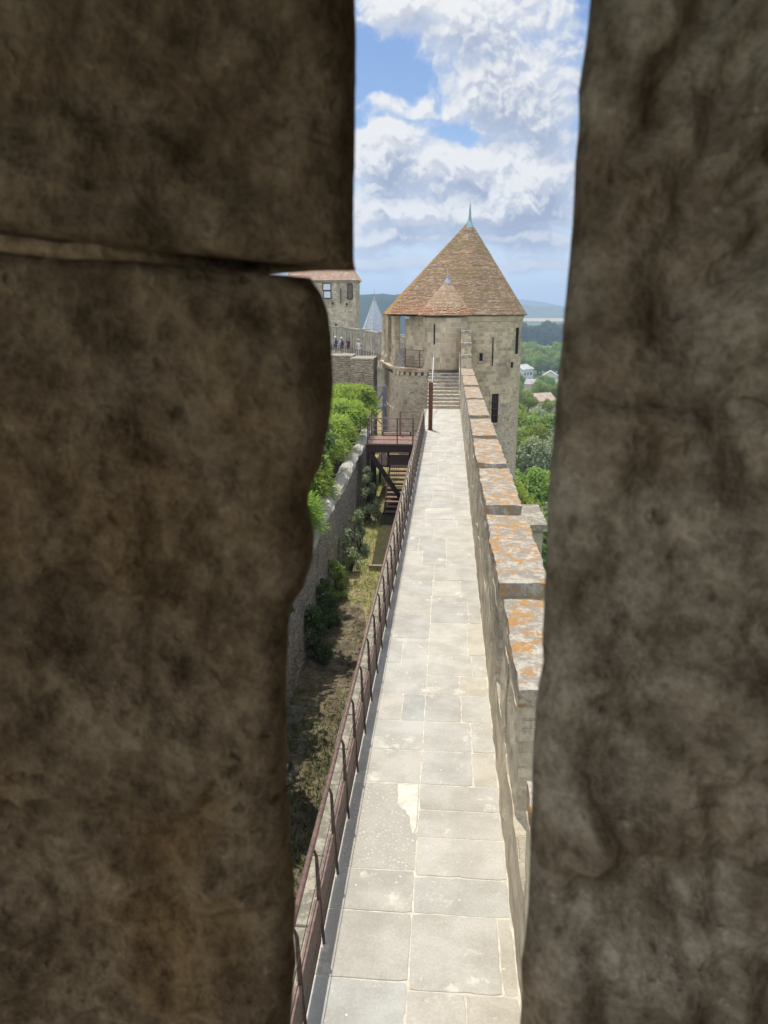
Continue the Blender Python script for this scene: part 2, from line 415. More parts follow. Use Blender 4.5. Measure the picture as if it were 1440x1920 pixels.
# foliage
def leaf(name, dark, light, trans=.35, rough=.6):
    m = bpy.data.materials.new(name); m.use_nodes = True; t = m.node_tree; t.nodes.clear(); q = G(t)
    r = q.n('NewGeometry').outputs['Random Per Island']
    orr = q.n('ObjectInfo').outputs['Random']
    col = q.mix(r, dark, light)
    hs = q.n('HueSaturation', {'Hue': q.m('ADD', .49, q.m('MULTIPLY', orr, .018)), 'Value': q.m('ADD', .85, q.m('MULTIPLY', orr, .3)), 'Color': col})
    d = q.n('BsdfPrincipled', {'Base Color': hs.outputs[0], 'Roughness': rough, 'Specular IOR Level': .25})
    tr = q.n('BsdfTranslucent', {'Color': q.mix(1, hs.outputs[0], (1.3, 1.25, .6), 'MULTIPLY')})
    mx = q.n('MixShader', {0: trans, 1: d.outputs[0], 2: tr.outputs[0]})
    o = t.nodes.new('ShaderNodeOutputMaterial'); t.links.new(mx.outputs[0], o.inputs[0])
    return m
M['leaf'] = leaf('fresh green leaves', (.14, .22, .045), (.31, .41, .11), .45)
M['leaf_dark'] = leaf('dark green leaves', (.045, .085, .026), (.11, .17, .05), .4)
M['leaf_yellow'] = leaf('yellow green leaves', (.18, .24, .04), (.35, .41, .085), .45)
M['leaf_silver'] = leaf('silvery leaves', (.18, .23, .12), (.38, .43, .27), .3)
M['frond'] = leaf('bright conifer fronds', (.16, .28, .042), (.44, .56, .155), .55)
M['ivy'] = leaf('deep green ivy', (.02, .045, .015), (.05, .09, .03), .2)

# grounds
def ground_mat(name, stops, s1=.8, s2=14, bump=.5):
    m, q, b = mat(name, .97, .05)
    ob = q.n('TexCoord').outputs['Object']
    n = q.m('ADD', q.m('MULTIPLY', q.noise(ob, s1, 6, .65, .4).outputs[0], .65), q.m('MULTIPLY', q.noise(ob, s2, 5, .7).outputs[0], .35))
    q.put(b.inputs['Base Color'], q.cr(n, stops))
    q.put(b.inputs['Normal'], q.n('Bump', {'Strength': bump, 'Distance': .05, 'Height': q.noise(ob, s2 * 1.5, 5, .7).outputs[0]}).outputs[0])
    return m
M['garden'] = ground_mat('dry grass and leaf litter', [(.34, (.10, .13, .035)), (.46, (.22, .22, .08)), (.54, (.34, .27, .15)), (.64, (.22, .155, .10))])
M['litter'] = ground_mat('brown leaf litter', [(.38, (.085, .07, .042)), (.5, (.17, .14, .09)), (.62, (.29, .245, .165))], 2.5, 26, .9)
M['dark_ground'] = ground_mat('dark garden ground', [(.35, (.04, .042, .022)), (.6, (.075, .07, .035))], 2, 20)
M['terrain'] = ground_mat('rough meadow', [(.3, (.05, .085, .025)), (.5, (.10, .13, .04)), (.7, (.17, .17, .07))], .02, .3, .3)
M['wheat'] = ground_mat('ripe wheat', [(.3, (.44, .33, .17)), (.7, (.52, .40, .22))], .01, .2, .1)
M['grass_field'] = ground_mat('green field', [(.3, (.16, .24, .05)), (.7, (.22, .30, .07))], .02, .2, .1)
M['dry_field'] = ground_mat('bare field', [(.3, (.38, .28, .19)), (.7, (.46, .35, .24))], .02, .2, .1)
M['hill_far'] = ground_mat('haze toned far hill', [(.36, (.09, .11, .07)), (.6, (.16, .17, .11))], .012, .06, .4)  # colour lifted so distance haze is partly painted into the hill
M['hill_wood'] = ground_mat('wooded hill', [(.36, (.03, .06, .022)), (.5, (.08, .125, .045)), (.64, (.15, .19, .07))], .02, .09, 1.0)
M['hill_dark'] = ground_mat('dark wooded hill', [(.36, (.012, .026, .018)), (.6, (.035, .06, .03))], .012, .06, 1.0)

# foreground stone; the right block's stronger light is painted in as paler colour
def near_stone(name, a, bcol, ccol, seed):
    m, q, b = mat(name, .97, .06)
    ob = q.v('ADD', q.n('TexCoord').outputs['Object'], (seed, seed * .7, 0))
    n = q.noise(ob, 16, 7, .62, .1).outputs[0]; n2 = q.noise(ob, 55, 6, .7, .1).outputs[0]; n3 = q.noise(ob, 6, 4, .5).outputs[0]
    n6 = q.noise(ob, 24, 5, .6).outputs[0]
    col = q.mix(q.ramp(q.m('ADD', q.m('MULTIPLY', n, .6), q.m('MULTIPLY', n6, .4)), .38, .62), a, bcol)
    col = q.mix(q.ramp(n3, .5, .68, 0, .65), col, ccol)
    n4 = q.noise(ob, 150, 5, .75).outputs[0]; pit = q.n('TexVoronoi', {'Vector': q.v('ADD', ob, q.sc(q.noise(ob, 40).outputs['Color'], .03)), 'Scale': 42.0}, feature='F1').outputs['Distance']
    col = q.mix(q.ramp(n2, .32, .58, .62, 0), col, q.mix(1, col, (.36, .32, .27), 'MULTIPLY'))
    col = q.mix(q.ramp(n4, .36, .60, .5, 0), col, q.mix(1, col, (.42, .40, .37), 'MULTIPLY'))
    col = q.mix(q.ramp(n2, .60, .72, 0, .6), col, tuple(min(1, c_ * 1.35) for c_ in bcol))
    col = q.mix(q.m('MULTIPLY', q.ramp(pit, .06, .2, .5, 0), q.ramp(n, .45, .6)), col, (.04, .035, .03))
    q.put(b.inputs['Base Color'], col)
    q.put(b.inputs['Normal'], q.n('Bump', {'Strength': .9, 'Distance': .010, 'Height': q.m('ADD', q.m('ADD', n2, q.m('MULTIPLY', n, .8)), q.m('ADD', q.m('MULTIPLY', n4, .25), q.ramp(pit, .05, .25, 0, .3)))}).outputs[0])
    return m
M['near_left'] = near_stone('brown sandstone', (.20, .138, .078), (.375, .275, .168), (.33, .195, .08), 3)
M['near_right'] = near_stone('lit grey sandstone', (.27, .205, .135), (.60, .495, .365), (.46, .33, .20), 11)
M['near_mortar'] = near_stone('lit ochre mortar', (.42, .29, .16), (.55, .40, .24), (.48, .31, .16), 5)  # mortar paled further for the light on the lower stone's lip


# ================================================================== THE NEAR TOWER (arrow slit)
near = thing('tower', 'dark rough stone wall in the foreground framing the narrow arrow slit, out of focus', 'tower', (0, .6, -3.2))
near_off = Vector((0, .6, -3.2))
def near_part(mb, name, mt):
    o = mb.build(name, mt, near); o.location = -near_off; return o

LEFT_UP = [(-.0525, .60), (-.0525, .30), (-.053, .156), (-.053, .126), (-.054, .078), (-.055, .039), (-.0555, .022)]
LEFT_LO = [(-.086, .021), (-.083, .019), (-.075, .011), (-.070, -.001), (-.069, -.020), (-.069, -.045), (-.071, -.068), (-.077, -.091), (-.084, -.103), (-.086, -.115),
           (-.083, -.134), (-.084, -.153), (-.089, -.171), (-.098, -.186), (-.101, -.205), (-.103, -.232), (-.104, -.263), (-.104, -.296), (-.106, -.313), (-.104, -.338),
           (-.105, -.360), (-.103, -.391), (-.103, -.419), (-.105, -.447), (-.103, -.471), (-.107, -.501), (-.110, -.532), (-.112, -1.2)]
RIGHT = [(.074, .60), (.071, .30), (.069, .153), (.068, .133), (.066, .110), (.067, .092), (.066, .076), (.066, .060), (.066, .038), (.066, .021), (.065, .001), (.0645, -.020), (.064, -.029),
         (.0635, -.038), (.063, -.057), (.063, -.079), (.063, -.098), (.063, -.122), (.063, -.152), (.063, -.170), (.063, -.199), (.065, -.221), (.063, -.236), (.062, -.259), (.062, -.291),
         (.063, -.324), (.063, -.358), (.064, -.384), (.064, -.411), (.063, -.438), (.062, -.457), (.064, -.486), (.063, -.516), (.062, -1.2)]
def prof(P_, z):
    for (x0, a), (x1, b_) in zip(P_, P_[1:]):
        if b_ <= z <= a: return x0 + (x1 - x0) * (a - z) / (a - b_)
    return P_[0][0] if z > P_[0][1] else P_[-1][0]

def jamb(P_, z0, z1, sgn, xo, amp, seed, skew=0.0, rnd=.012, streak=0.0, YF=.435, r=.024):
    """a rough block: sgn -1 = left of the slit. Front face at YF, arris traced from its silhouette, reveal splaying outward."""
    mb = MB(); zs = []
    z = z0
    while z < z1:
        zs.append(z); z += .0042 if -.56 < z < .2 else .03
    zs.append(z1)
    sec = [(.15, .86), (.11, .76), (.068, .64), (.044, .57), (.024, .52), (.010, .485)]
    for k in range(9):
        t = k / 8 * math.pi / 2
        sec.append((r - r * math.cos(t), YF + r - r * math.sin(t)))
    x = r
    while x < xo:
        x += .0045 if x < .32 else .05
        sec.append((x, YF))
    rows = []
    for z in zs:
        ring = []
        e = min(z - z0, z1 - z); er = 0 if e > rnd else rnd * (1 - math.sqrt(max(0, 1 - ((rnd - e) / rnd) ** 2)))
        for u, y in sec:
            xs = prof(P_, z)
            if u > .12 and y < .5: xs = xs + (prof(P_, (z0 + z1) / 2) - xs) * min(1, (u - .12) / .1)
            p = Vector((xs + sgn * u, y, z + H))
            s3 = Vector((p.x * 1.0 + seed, p.y * 1.0, p.z * (.5 if streak else 1) + (p.x * streak)))
            f1 = fbm(s3, 9, 3); f2 = fbm(s3 + Vector((3, 1, 2)), 30, 4); f3 = noise.noise(s3 * 90)
            d = amp * (.9 * f1 + .5 * f2 + .12 * f3)
            if streak:
                up_ = min(1, max(0, (p.z - H + .06) / .1)); al = p.x * .52 + (p.z) * .85; ac = p.x * .85 - p.z * .52
                d += up_ * .019 * (1 - 2.2 * abs(noise.noise(Vector((ac * 24, al * 7.5, 3)))) + .5 * noise.noise(Vector((ac * 60, al * 18, 9))))
                d += (1 - up_) * (.017 * noise.noise(p * 15) + .009 * noise.noise(p * 38 + Vector((4, 0, 0))))
                d += .007 * math.exp(-((p.z - H + .046 + .13 * (u - .02)) / .006) ** 2) - .004 * math.exp(-((p.z - H + .058 + .13 * (u - .02)) / .007) ** 2)
            else:
                d += .011 * noise.noise(p * 12 + Vector((0, 0, seed))) + .004 * noise.noise(p * 34)
            wgt = min(1, max(0, (u - .004) / .03)) if y < .5 else 0
            edge = .0012 * f2
            yy = y + (d * wgt if y < .47 else 0) + er * (1 if y < .5 else 0)
            ring.append((p.x + sgn * -edge + (sgn * er * .0), yy, p.z + skew * (u - .03) * (1 if z in (z0, z1) or e < .05 else 1)))
        rows.append(ring)
    n = len(sec)
    ids = [mb.add(r_) for r_ in rows]
    for a, c_ in zip(ids, ids[1:]):
        for j in range(n - 1):
            qd = (a + j, a + j + 1, c_ + j + 1, c_ + j)
            mb.face(qd if sgn > 0 else qd[::-1], [(0, 0)] * 4, True)
    # outer side, back, top and bottom
    for a, c_ in zip(ids, ids[1:]):
        qd = (a + n - 1, a, c_, c_ + n - 1); mb.face(qd if sgn > 0 else qd[::-1], [(0, 0)] * 4)
    top = [ids[-1] + j for j in range(n)]; bot = [ids[0] + j for j in range(n)]
    mb.face(top if sgn > 0 else top[::-1], [(0, 0)] * n); mb.face(bot[::-1] if sgn > 0 else bot, [(0, 0)] * n)
    return mb
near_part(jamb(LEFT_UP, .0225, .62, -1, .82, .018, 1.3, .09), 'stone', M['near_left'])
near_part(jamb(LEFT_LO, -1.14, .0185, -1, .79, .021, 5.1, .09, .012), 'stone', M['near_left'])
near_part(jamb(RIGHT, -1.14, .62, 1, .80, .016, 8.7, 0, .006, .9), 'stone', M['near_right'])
mb = MB(); nx_ = 90
for k in range(nx_):
    x0 = -.115 - .725 * k / nx_; x1 = -.115 - .725 * (k + 1) / nx_
    def lip(x):
        t_ = min(1, max(0, (-x - .125) / .07)); return (.505 - .066 * t_ ** .7 + .005 * fbm((x, 0, 0), 30, 4), .003 * fbm((x, 3, 0), 25, 3))
    (ya, za), (yb, zb) = lip(x0), lip(x1); sk = lambda x: H + .0200 + .09 * (-x - .06 - .03)
    i = mb.add([(x0, .52, sk(x0) - .012), (x0, ya, sk(x0) - .0045 + za), (x0, ya, sk(x0) + .0035 + za), (x0, .52, sk(x0) + .01), (x1, .52, sk(x1) - .012), (x1, yb, sk(x1) - .0045 + zb), (x1, yb, sk(x1) + .0035 + zb), (x1, .52, sk(x1) + .01)])
    for a_, b_ in ((0, 1), (1, 2), (2, 3)): mb.face((i + b_, i + a_, i + 4 + a_, i + 4 + b_), [(0, 0)] * 4, True)
near_part(mb, 'mortar', M['near_mortar'])
# chamber behind the slit
CH_X, CH_B, CH_F, CH_C = 1.15, -2.2, 3.75, 5.82
mb = MB(); mb.box(-CH_X - .5, CH_X + .5, -1.1, .86, CH_C + .003, CH_C + .5); near_part(mb, 'ceiling', M['rampart'])
mb = MB(); mb.box(-CH_X - .5, CH_X + .5, CH_B, .84, CH_F - .3, CH_F); near_part(mb, 'floor', M['step'])
mb = MB(); mb.box(-CH_X - .5, -CH_X, .02, .42, CH_F + .002, CH_C); near_part(mb, 'side_wall', M['rampart'])
mb = MB(); mb.box(-CH_X - .5, -.86, .42, .84, CH_F + .002, CH_C); near_part(mb, 'side_wall', M['rampart'])
mb = MB()
mb.box(CH_X, CH_X + .5, CH_B, .42, CH_F + .002, CH_C); near_part(mb, 'side_wall', M['rampart'])
mb = MB(); mb.box(.86, CH_X + .5, .42, .84, CH_F + .002, CH_C)
near_part(mb, 'side_wall', M['rampart'])
mb = MB(); mb.box(-.86, .86, .44, .84, CH_F + .002, H - 1.145); near_part(mb, 'sill', M['rampart'])
mb = MB(); mb.box(-.1, CH_X + .5, CH_B - .4, CH_B - .002, CH_F - .3, CH_C + .5); near_part(mb, 'back_wall', M['rampart'])
mb = MB(); mb.box(-3.4, 3.4, -2.6, .82, -14, CH_F - .302); near_part(mb, 'wall', M['rampart'])

# ================================================================== WALL WALK
WL, WR, WEND = -1.03, .655, 40.35
ramp_t = thing('rampart_wall', 'tall stone rampart wall carrying the paved wall walk beside the garden', 'wall', (0, 20, -3.2))
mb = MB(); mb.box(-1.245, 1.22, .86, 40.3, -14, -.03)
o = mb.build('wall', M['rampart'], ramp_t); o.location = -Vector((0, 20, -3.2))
mb = MB(); y = .9
while y < 40.2:
    l = min(random.uniform(.7, 1.5), 40.25 - y)
    j = random.uniform(-.02, .02)
    mb.box(-1.275 + j, WL - .012, y + .006, y + l - .006, -.16, -.006 + random.uniform(-.01, .006)); y += l
o = bevel(mb.build('kerb', M['kerb'], ramp_t), .012); o.location = -Vector((0, 20, -3.2))

# paving: slabs laid course by course, lime mortar between
mb = MB()
mb.box(WL - .01, WR + .02, .9, WEND, -.028, -.005)
base = tag(mb.build('walkway', M['joint']), kind='structure')
STONE = [(.525, .50, .445), (.54, .512, .45), (.512, .492, .443), (.522, .50, .448), (.545, .515, .45), (.505, .487, .44)]
WARM = (.55, .505, .415); BLUE = (.495, .487, .45)
mb = MB(); peb = MB()
def slab(x0, x1, y0, y1, c=None, mbb=None):
    j = .007
    c = c or random.choice(STONE); f = random.uniform(.93, 1.06)
    wob = lambda: random.uniform(-.008, .008)
    z = random.uniform(-.003, .002)
    cx = .012
    def edge(ax, ay, bx, by, nx, ny):
        n = max(3, int(math.hypot(bx - ax, by - ay) / .06)); sd = random.uniform(0, 99); o_ = []
        for k in range(n):
            t = k / n; q_ = noise.noise(Vector((t * n * .45, sd, 0))) * .007 + noise.noise(Vector((t * n * .15, sd, 4))) * .006
            if random.random() < .035: q_ -= random.uniform(.006, .02)          # a chipped arris
            q_ = min(q_, .006)
            o_.append((ax + (bx - ax) * t + nx * q_, ay + (by - ay) * t + ny * q_))
        return o_
    X0, X1, Y0, Y1 = x0 + j, x1 - j, y0 + j, y1 - j
    pts = edge(X0 + cx, Y0, X1 - cx, Y0, 0, -1) + edge(X1, Y0 + cx, X1, Y1 - cx, 1, 0) + edge(X1 - cx, Y1, X0 + cx, Y1, 0, 1) + edge(X0, Y1 - cx, X0, Y0 + cx, -1, 0)
    (mbb or mb).prism(pts, -.02, z, col=tuple(k * f for k in c))
LC = [(3.2, 4.1), (4.1, 4.943), (4.943, 5.66), (5.66, 6.187), (6.187, 7.575, 'P'), (7.575, 8.254), (8.254, 8.937), (8.937, 9.647), (9.647, 10.6), (10.6, 11.5), (11.5, 12.5), (12.5, 13.4)]
RC = [(3.2, 4.0), (4.0, 4.869), (4.869, 5.667), (5.667, 6.13), (6.13, 6.682), (6.682, 7.128), (7.128, 7.575), (7.575, 8.254), (8.254, 8.937), (8.937, 9.647), (9.647, 10.239), (10.239, 10.917), (10.917, 12.164), (12.164, 13.146)]
MID = -.215
for i, t in enumerate(LC):
    if len(t) == 3: slab(WL, MID, t[0], t[1], (.45, .43, .37), peb)
    elif i in (7,): slab(WL, -.52, t[0], t[1], (.52, .49, .43)); slab(-.52, MID, t[0], t[1], BLUE)
    elif i in (9,): slab(WL, -.62, t[0], t[1]); slab(-.62, MID, t[0], t[1])
    else: slab(WL, MID, t[0], t[1], {1: (.51, .505, .46), 3: (.49, .465, .405), 2: (.51, .48, .42)}.get(i))
for i, t in enumerate(RC):
    x = [WR]
    if i == 2: slab(MID, .53, *t, (.54, .51, .45)); slab(.53, WR, *t, WARM)
    elif i == 1: slab(MID, .24, *t, (.53, .495, .43)); slab(.24, WR, *t, (.53, .49, .41))
    elif i == 3: slab(MID, WR, *t, (.49, .475, .42))
    elif i in (4, 5, 6): slab(MID, WR, *t, (.53, .50, .44))
    elif i == 7: slab(MID, .38, *t); slab(.38, WR, *t, (.51, .47, .39))
    else:
        xx = random.uniform(.25, .45); slab(MID, xx, *t); slab(xx, WR, *t, random.choice([WARM, STONE[1], STONE[4]]))
yl = 13.4; yr = 13.146; y = 13.4
slab(MID, WR, 13.146, 13.4)
while y < WEND - .01:
    l = min(random.uniform(.55, 1.25), WEND - y)
    if WEND - y - l < .3: l = WEND - y
    cuts = [WL]
    while cuts[-1] < WR - .75: cuts.append(cuts[-1] + random.uniform(.4, .85))
    cuts = [c_ for c_ in cuts if c_ < WR - .25] + [WR]
    for a, b_ in zip(cuts, cuts[1:]): slab(a, b_, y, y + l)
    y += l
o = tag(mb.build('walkway_slabs', M['paving']), kind='structure'); bevel(o, .004, 1)
o = tag(peb.build('walkway_worn_slab', M['pebble']), kind='structure'); bevel(o, .004, 1)
# pale lime patch in the worn slab
pts = [(-.46, 7.55), (-.235, 7.55), (-.228, 6.80), (-.26, 6.72), (-.29, 6.86), (-.30, 6.98), (-.335, 7.04), (-.36, 7.10), (-.41, 7.13), (-.45, 7.22), (-.445, 7.34), (-.465, 7.42)]
fine_ = []
for (x0, y0), (x1, y1) in zip(pts, pts[1:] + pts[:1]):
    for k in range(5):
        x = x0 + (x1 - x0) * k / 5; y = y0 + (y1 - y0) * k / 5; e = 0 if x > -.25 and y < 7.54 and y > 6.8 else .012
        fine_.append((x + e * noise.noise(Vector((x * 40, y * 40, 1))), y + e * noise.noise(Vector((x * 40, y * 40, 5)))))
pts = fine_
mb = MB(); mb.prism(pts[::-1], -.01, .0035); tag(mb.build('walkway_patch', M['patch']), kind='structure')
# ------------------------------------------------------------------ parapet with merlons
par = thing('parapet', 'crenellated stone parapet with orange lichened copings along the wall walk', 'parapet', (.95, 20, 0))
PX0, PX1, PT = .66, 1.20, 2.1
def ppart(mb, name, mt, parent=None):
    o = mb.build(name, mt, parent or par)
    o.location = -Vector((.95, 20, 0)) if parent is None else (0, 0, 0); return o
def rough_block(mb, x0, x1, y0, y1, z0, z1, amp=.012, res=.14, seed=0):
    """closed box whose faces are gridded and roughened"""
    nx = max(2, int((x1 - x0) / res)); ny = max(2, int((y1 - y0) / res)); nz = max(2, int((z1 - z0) / res))
    cache = {}
    def vtx(i, j, k):
        if (i, j, k) not in cache:
            p = Vector((x0 + (x1 - x0) * i / nx, y0 + (y1 - y0) * j / ny, z0 + (z1 - z0) * k / nz))
            d = noise.noise_vector(p * 3.1 + Vector((seed, 0, 0))) * amp + noise.noise_vector(p * 9 + Vector((0, seed, 0))) * amp * .6
            cache[(i, j, k)] = mb.add([p + d])
        return cache[(i, j, k)]
    for i in range(nx):
        for j in range(ny):
            mb.face((vtx(i, j, nz), vtx(i + 1, j, nz), vtx(i + 1, j + 1, nz), vtx(i, j + 1, nz)), smooth=False)
            mb.face((vtx(i, j + 1, 0), vtx(i + 1, j + 1, 0), vtx(i + 1, j, 0), vtx(i, j, 0)))
    for j in range(ny):
        for k in range(nz):
            mb.face((vtx(nx, j, k), vtx(nx, j + 1, k), vtx(nx, j + 1, k + 1), vtx(nx, j, k + 1)))
            mb.face((vtx(0, j + 1, k), vtx(0, j, k), vtx(0, j, k + 1), vtx(0, j + 1, k + 1)))
    for i in range(nx):
        for k in range(nz):
            mb.face((vtx(i, 0, k), vtx(i + 1, 0, k), vtx(i + 1, 0, k + 1), vtx(i, 0, k + 1)))
            mb.face((vtx(i + 1, ny, k), vtx(i, ny, k), vtx(i, ny, k + 1), vtx(i + 1, ny, k + 1)))
mb = MB(); rough_block(mb, PX0, PX1, .9, 44.0, -.02, .82, .018, .16, 3)
ppart(mb, 'wall', M['merlon'])
GAPS = [(2.9, 3.5), (5.08, 5.93), (7.94, 8.52), (11.5, 12.13), (15.02, 15.55), (18.52, 19.06), (21.95, 22.62), (26.5, 27.15), (30.9, 31.5), (35.6, 36.2), (40.2, 40.3)]
for k, ((a0, a1), (b0, b1)) in enumerate(zip(GAPS, GAPS[1:])):
    y0, y1 = a1, b0
    top = PT + random.uniform(-.02, .02) if k else 1.78
    mid = (y0 + y1) / 2 + random.uniform(-.2, .2); cz = top - .16
    mb = MB()
    xo = random.uniform(-.012, .012)
    wz = min(1.72, cz - .1)
    rough_block(mb, PX0 + xo, PX1, y0, mid - .045, .80, wz, .020, .11, k)
    rough_block(mb, PX0 + xo * .5, PX1, mid + .045, y1, .80, wz, .020, .11, k + 5)
    rough_block(mb, PX0 + xo, PX1 - .002, y0 + .01, y1 - .01, wz - .005, cz, .016, .12, k + 9)
    me_ = ppart(mb, 'merlon', M['merlon'])
    mb = MB(); rough_block(mb, PX0 - .02 + xo, PX1 + .03, y0 - .03, y1 + .02, cz - .004, top, .024, .075, k * 2)
    ppart(mb, 'coping', M['coping'], me_)
# stepped blocks of the parapet rising beside the stairs
for k, (y0, y1, t) in enumerate([(40.3, 41.25, 2.75), (41.25, 42.2, 3.32), (42.2, 43.7, 3.92)]):
    mb = MB(); rough_block(mb, PX0, PX1 - .02, y0 + .003, y1, .81, t - .14, .012, .16, k + 30)
    me_ = ppart(mb, 'merlon', M['ashlar_old'])
    mb = MB(); rough_block(mb, PX0 - .03, PX1 + .01, y0 - .02, y1 + (.0 if k < 2 else .02), t - .142, t, .012, .1, k + 40); ppart(mb, 'coping', M['kerb'], me_)
# corbelled projection on the outer face of the wall
mb = MB()
rough_block(mb, 1.215, 1.72, 13.1, 14.4, -.5, 1.40, .015, .14, 60)
o = mb.build('buttress', M['merlon']); tag(o, 'small stone buttress with flat pale cap on the outer side of the parapet', 'buttress')
mb = MB(); rough_block(mb, 1.235, 1.78, 13.02, 14.48, 1.402, 1.52, .012, .1, 61); mb.build('cap', M['kerb'], o)

# ------------------------------------------------------------------ railing
rl = thing('railing', 'brown steel railing with round handrail along the left edge of the wall walk', 'railing', (-.9, 20, 0))
def rpart(mb, name, mt, parent=None):
    o = mb.build(name, mt, parent or rl); o.location = (.9, -20, 0) if parent is None else (0, 0, 0); return o
RX = -.925; RH = .93; HX = .098
mb = MB(); mb.tube([(RX - HX, 3.3, RH + .012), (RX - HX, 33.0, RH + .012)], .024, 14); rpart(mb, 'handrail', M['rust'])
ys = [3.60, 4.43] + [5.26 + .828 * k for k in range(34)]
for y in ys:
    mb = MB()
    i = mb.add([(RX - .088, y - .006, RH - .008), (RX - .070, y - .006, RH - .002), (RX - .048, y - .006, RH - .06), (RX - .004, y - .006, .0), (RX - .026, y - .006, .0), (RX - .066, y - .006, .46), (RX - .074, y - .006, RH - .06)])
    n = 7; i2 = mb.add([p + Vector((0, .012, 0)) for p in mb.v[i:i + n]])
    mb.face([i + k for k in reversed(range(n))]); mb.face([i2 + k for k in range(n)])
    for k in range(n): mb.face((i + k, i + (k + 1) % n, i2 + (k + 1) % n, i2 + k))
    rpart(mb, 'post', M['rust_dark'])
# lower channel panel, slotted: shade painted into its dark face, sun into the ledge
mb = MB()
for a, b_ in zip([3.3] + ys, ys + [33.1]):
    if b_ - a < .05: continue
    y0, y1 = a + .02, b_ - .02
    mb.box(RX - .040, RX - .034, y0, y1, .05, .21); mb.box(RX - .040, RX - .034, y0, y1, .245, .455)
    n = 12
    for k in range(n + 1):
        yy = y0 + (y1 - y0) * k / n; mb.box(RX - .040, RX - .034, max(y0, yy - .014), min(y1, yy + .014), .21, .245)
rpart(mb, 'panel', M['rust_dark'])
mb = MB()
for a, b_ in zip([3.3] + ys, ys + [33.1]):
    if b_ - a > .05: mb.box(RX - .085, RX - .034, a + .02, b_ - .02, .4552, .461)
rpart(mb, 'ledge', M['rust'])
mb = MB()
for z in (.62, .78):
    mb.tube([(RX - .03, 3.3, z), (RX - .03, 33.0, z)], .0035, 6)
rpart(mb, 'cable', M['rust_dark'])

# corten pillar at the end of the railing
mb = MB(); mb.box(-.81, -.63, 33.10, 33.20, .012, 2.04)
o = mb.build('post', M['corten']); o.name = 'corten_pillar'; bevel(o, .006)
tag(o, 'tall flat rust red steel pillar standing at the end of the railing', 'pillar')
mb = MB(); mb.box(-.84, -.60, 33.05, 33.25, .0045, .014); mb.build('base_plate', M['rust_dark'], o)

# ================================================================== STAIRS AND LANDING
LZ = 1.80
st = thing('staircase', 'flight of pale stone steps climbing from the wall walk to the tower landing', 'stairs', (-.2, 41.9, 0))
NS = 11; rise = LZ / NS; tread = .26
for k in range(NS - 1):
    mb = MB(); y0 = 40.35 + k * tread
    mb.box(-1.06, .655, y0 + .03, 43.55 - .004 * k, rise * k - .003, rise * (k + 1) - .06)
    o = mb.build('riser', M['ashlar_old'], st); o.location = -Vector((-.2, 41.9, 0))
    mb = MB(); mb.box(-1.075, .655, y0, y0 + tread + .05, rise * (k + 1) - .06, rise * (k + 1) - .0005 * k)
    o = bevel(mb.build('step', M['step'], st), .012); o.location = -Vector((-.2, 41.9, 0))
# handrails of the stairs
for nm, X, lab in (('handrail', -.80, 'pale slanting tube handrail on the open left side of the stone steps'), ('handrail', .60, 'slim pale tube handrail beside the stepped parapet')):
    mb = MB(); p0 = (X, 40.3 if X > 0 else 38.6, .95 if X > 0 else 1.05); p1 = (X, 43.0, LZ + .95)
    mb.tube([p0, p1, (X, 43.1, LZ + .95)], .022, 8)
    o = tag(mb.build(nm, M['white_pole']), lab, 'handrail')
    mb = MB(); mb.tube([(p0[0], p0[1], p0[2]), (p0[0], p0[1], .0)], .02, 8); mb.build('post', M['white_pole'], o)
    mb = MB(); mb.tube([p1, (X, p1[1], LZ)], .02, 8); mb.build('post', M['white_pole'], o)

# ================================================================== THE MAIN TOWER
TC = Vector((1.05, 47.0, -3.2))
tw = thing('round_tower', 'round stone tower with tall conical tiled roof at the end of the wall walk', 'tower', TC)
def tpart(mb, name, mt, parent=None):
    o = mb.build(name, mt, parent or tw); o.location = -TC if parent is None else (0, 0, 0); return o
WZ = 4.62
def ring(r, z, n=72, cx=1.05, cy=47.0): return [(cx + r * math.cos(2 * math.pi * k / n), cy + r * math.sin(2 * math.pi * k / n), z) for k in range(n)]
mb = MB()
prev = [ring(3.02 + .012 * (4.0 - z) * 0 + (3.22 - 3.02) * min(1, max(0, (z + 14) / 12)) if False else 3.22 - .0 * z, z) for z in (-14, -9, -4, 0, 2, WZ)]
# outer drum, slightly roughened
rings = []
for z in [-14, -12, -10] + [-8 + .3 * k for k in range(43)]:
    z = min(z, WZ)
    rr = []
    for k in range(120):
        a = 2 * math.pi * k / 120
        r_ = 3.21 - .012 * max(0, -z) * .5 + .012 * noise.noise(Vector((a * 6, z * 2.2, 1)))
        rr.append((1.05 + r_ * math.cos(a), 47 + r_ * math.sin(a), z))
    rings.append(rr)
mb = MB(); mb.loft([r_ for r_ in rings if r_[0][2] <= -.15], smooth=False)
tpart(mb, 'lower_wall', M['rubble'])
mb = MB(); mb.loft([[(x, y, z) for x, y, z in r_] for r_ in rings if r_[0][2] >= -.25], smooth=False, cap_top=True)
wall_up = tpart(mb, 'wall', M['ashlar_old'])
# cornice under the eaves
mb = MB(); mb.loft([ring(3.20, WZ - .30), ring(3.27, WZ - .22), ring(3.27, WZ - .1), ring(3.33, WZ - .02), ring(3.33, WZ + .05)], cap_top=True, cap_bot=True)
tpart(mb, 'cornice', M['ashlar'])

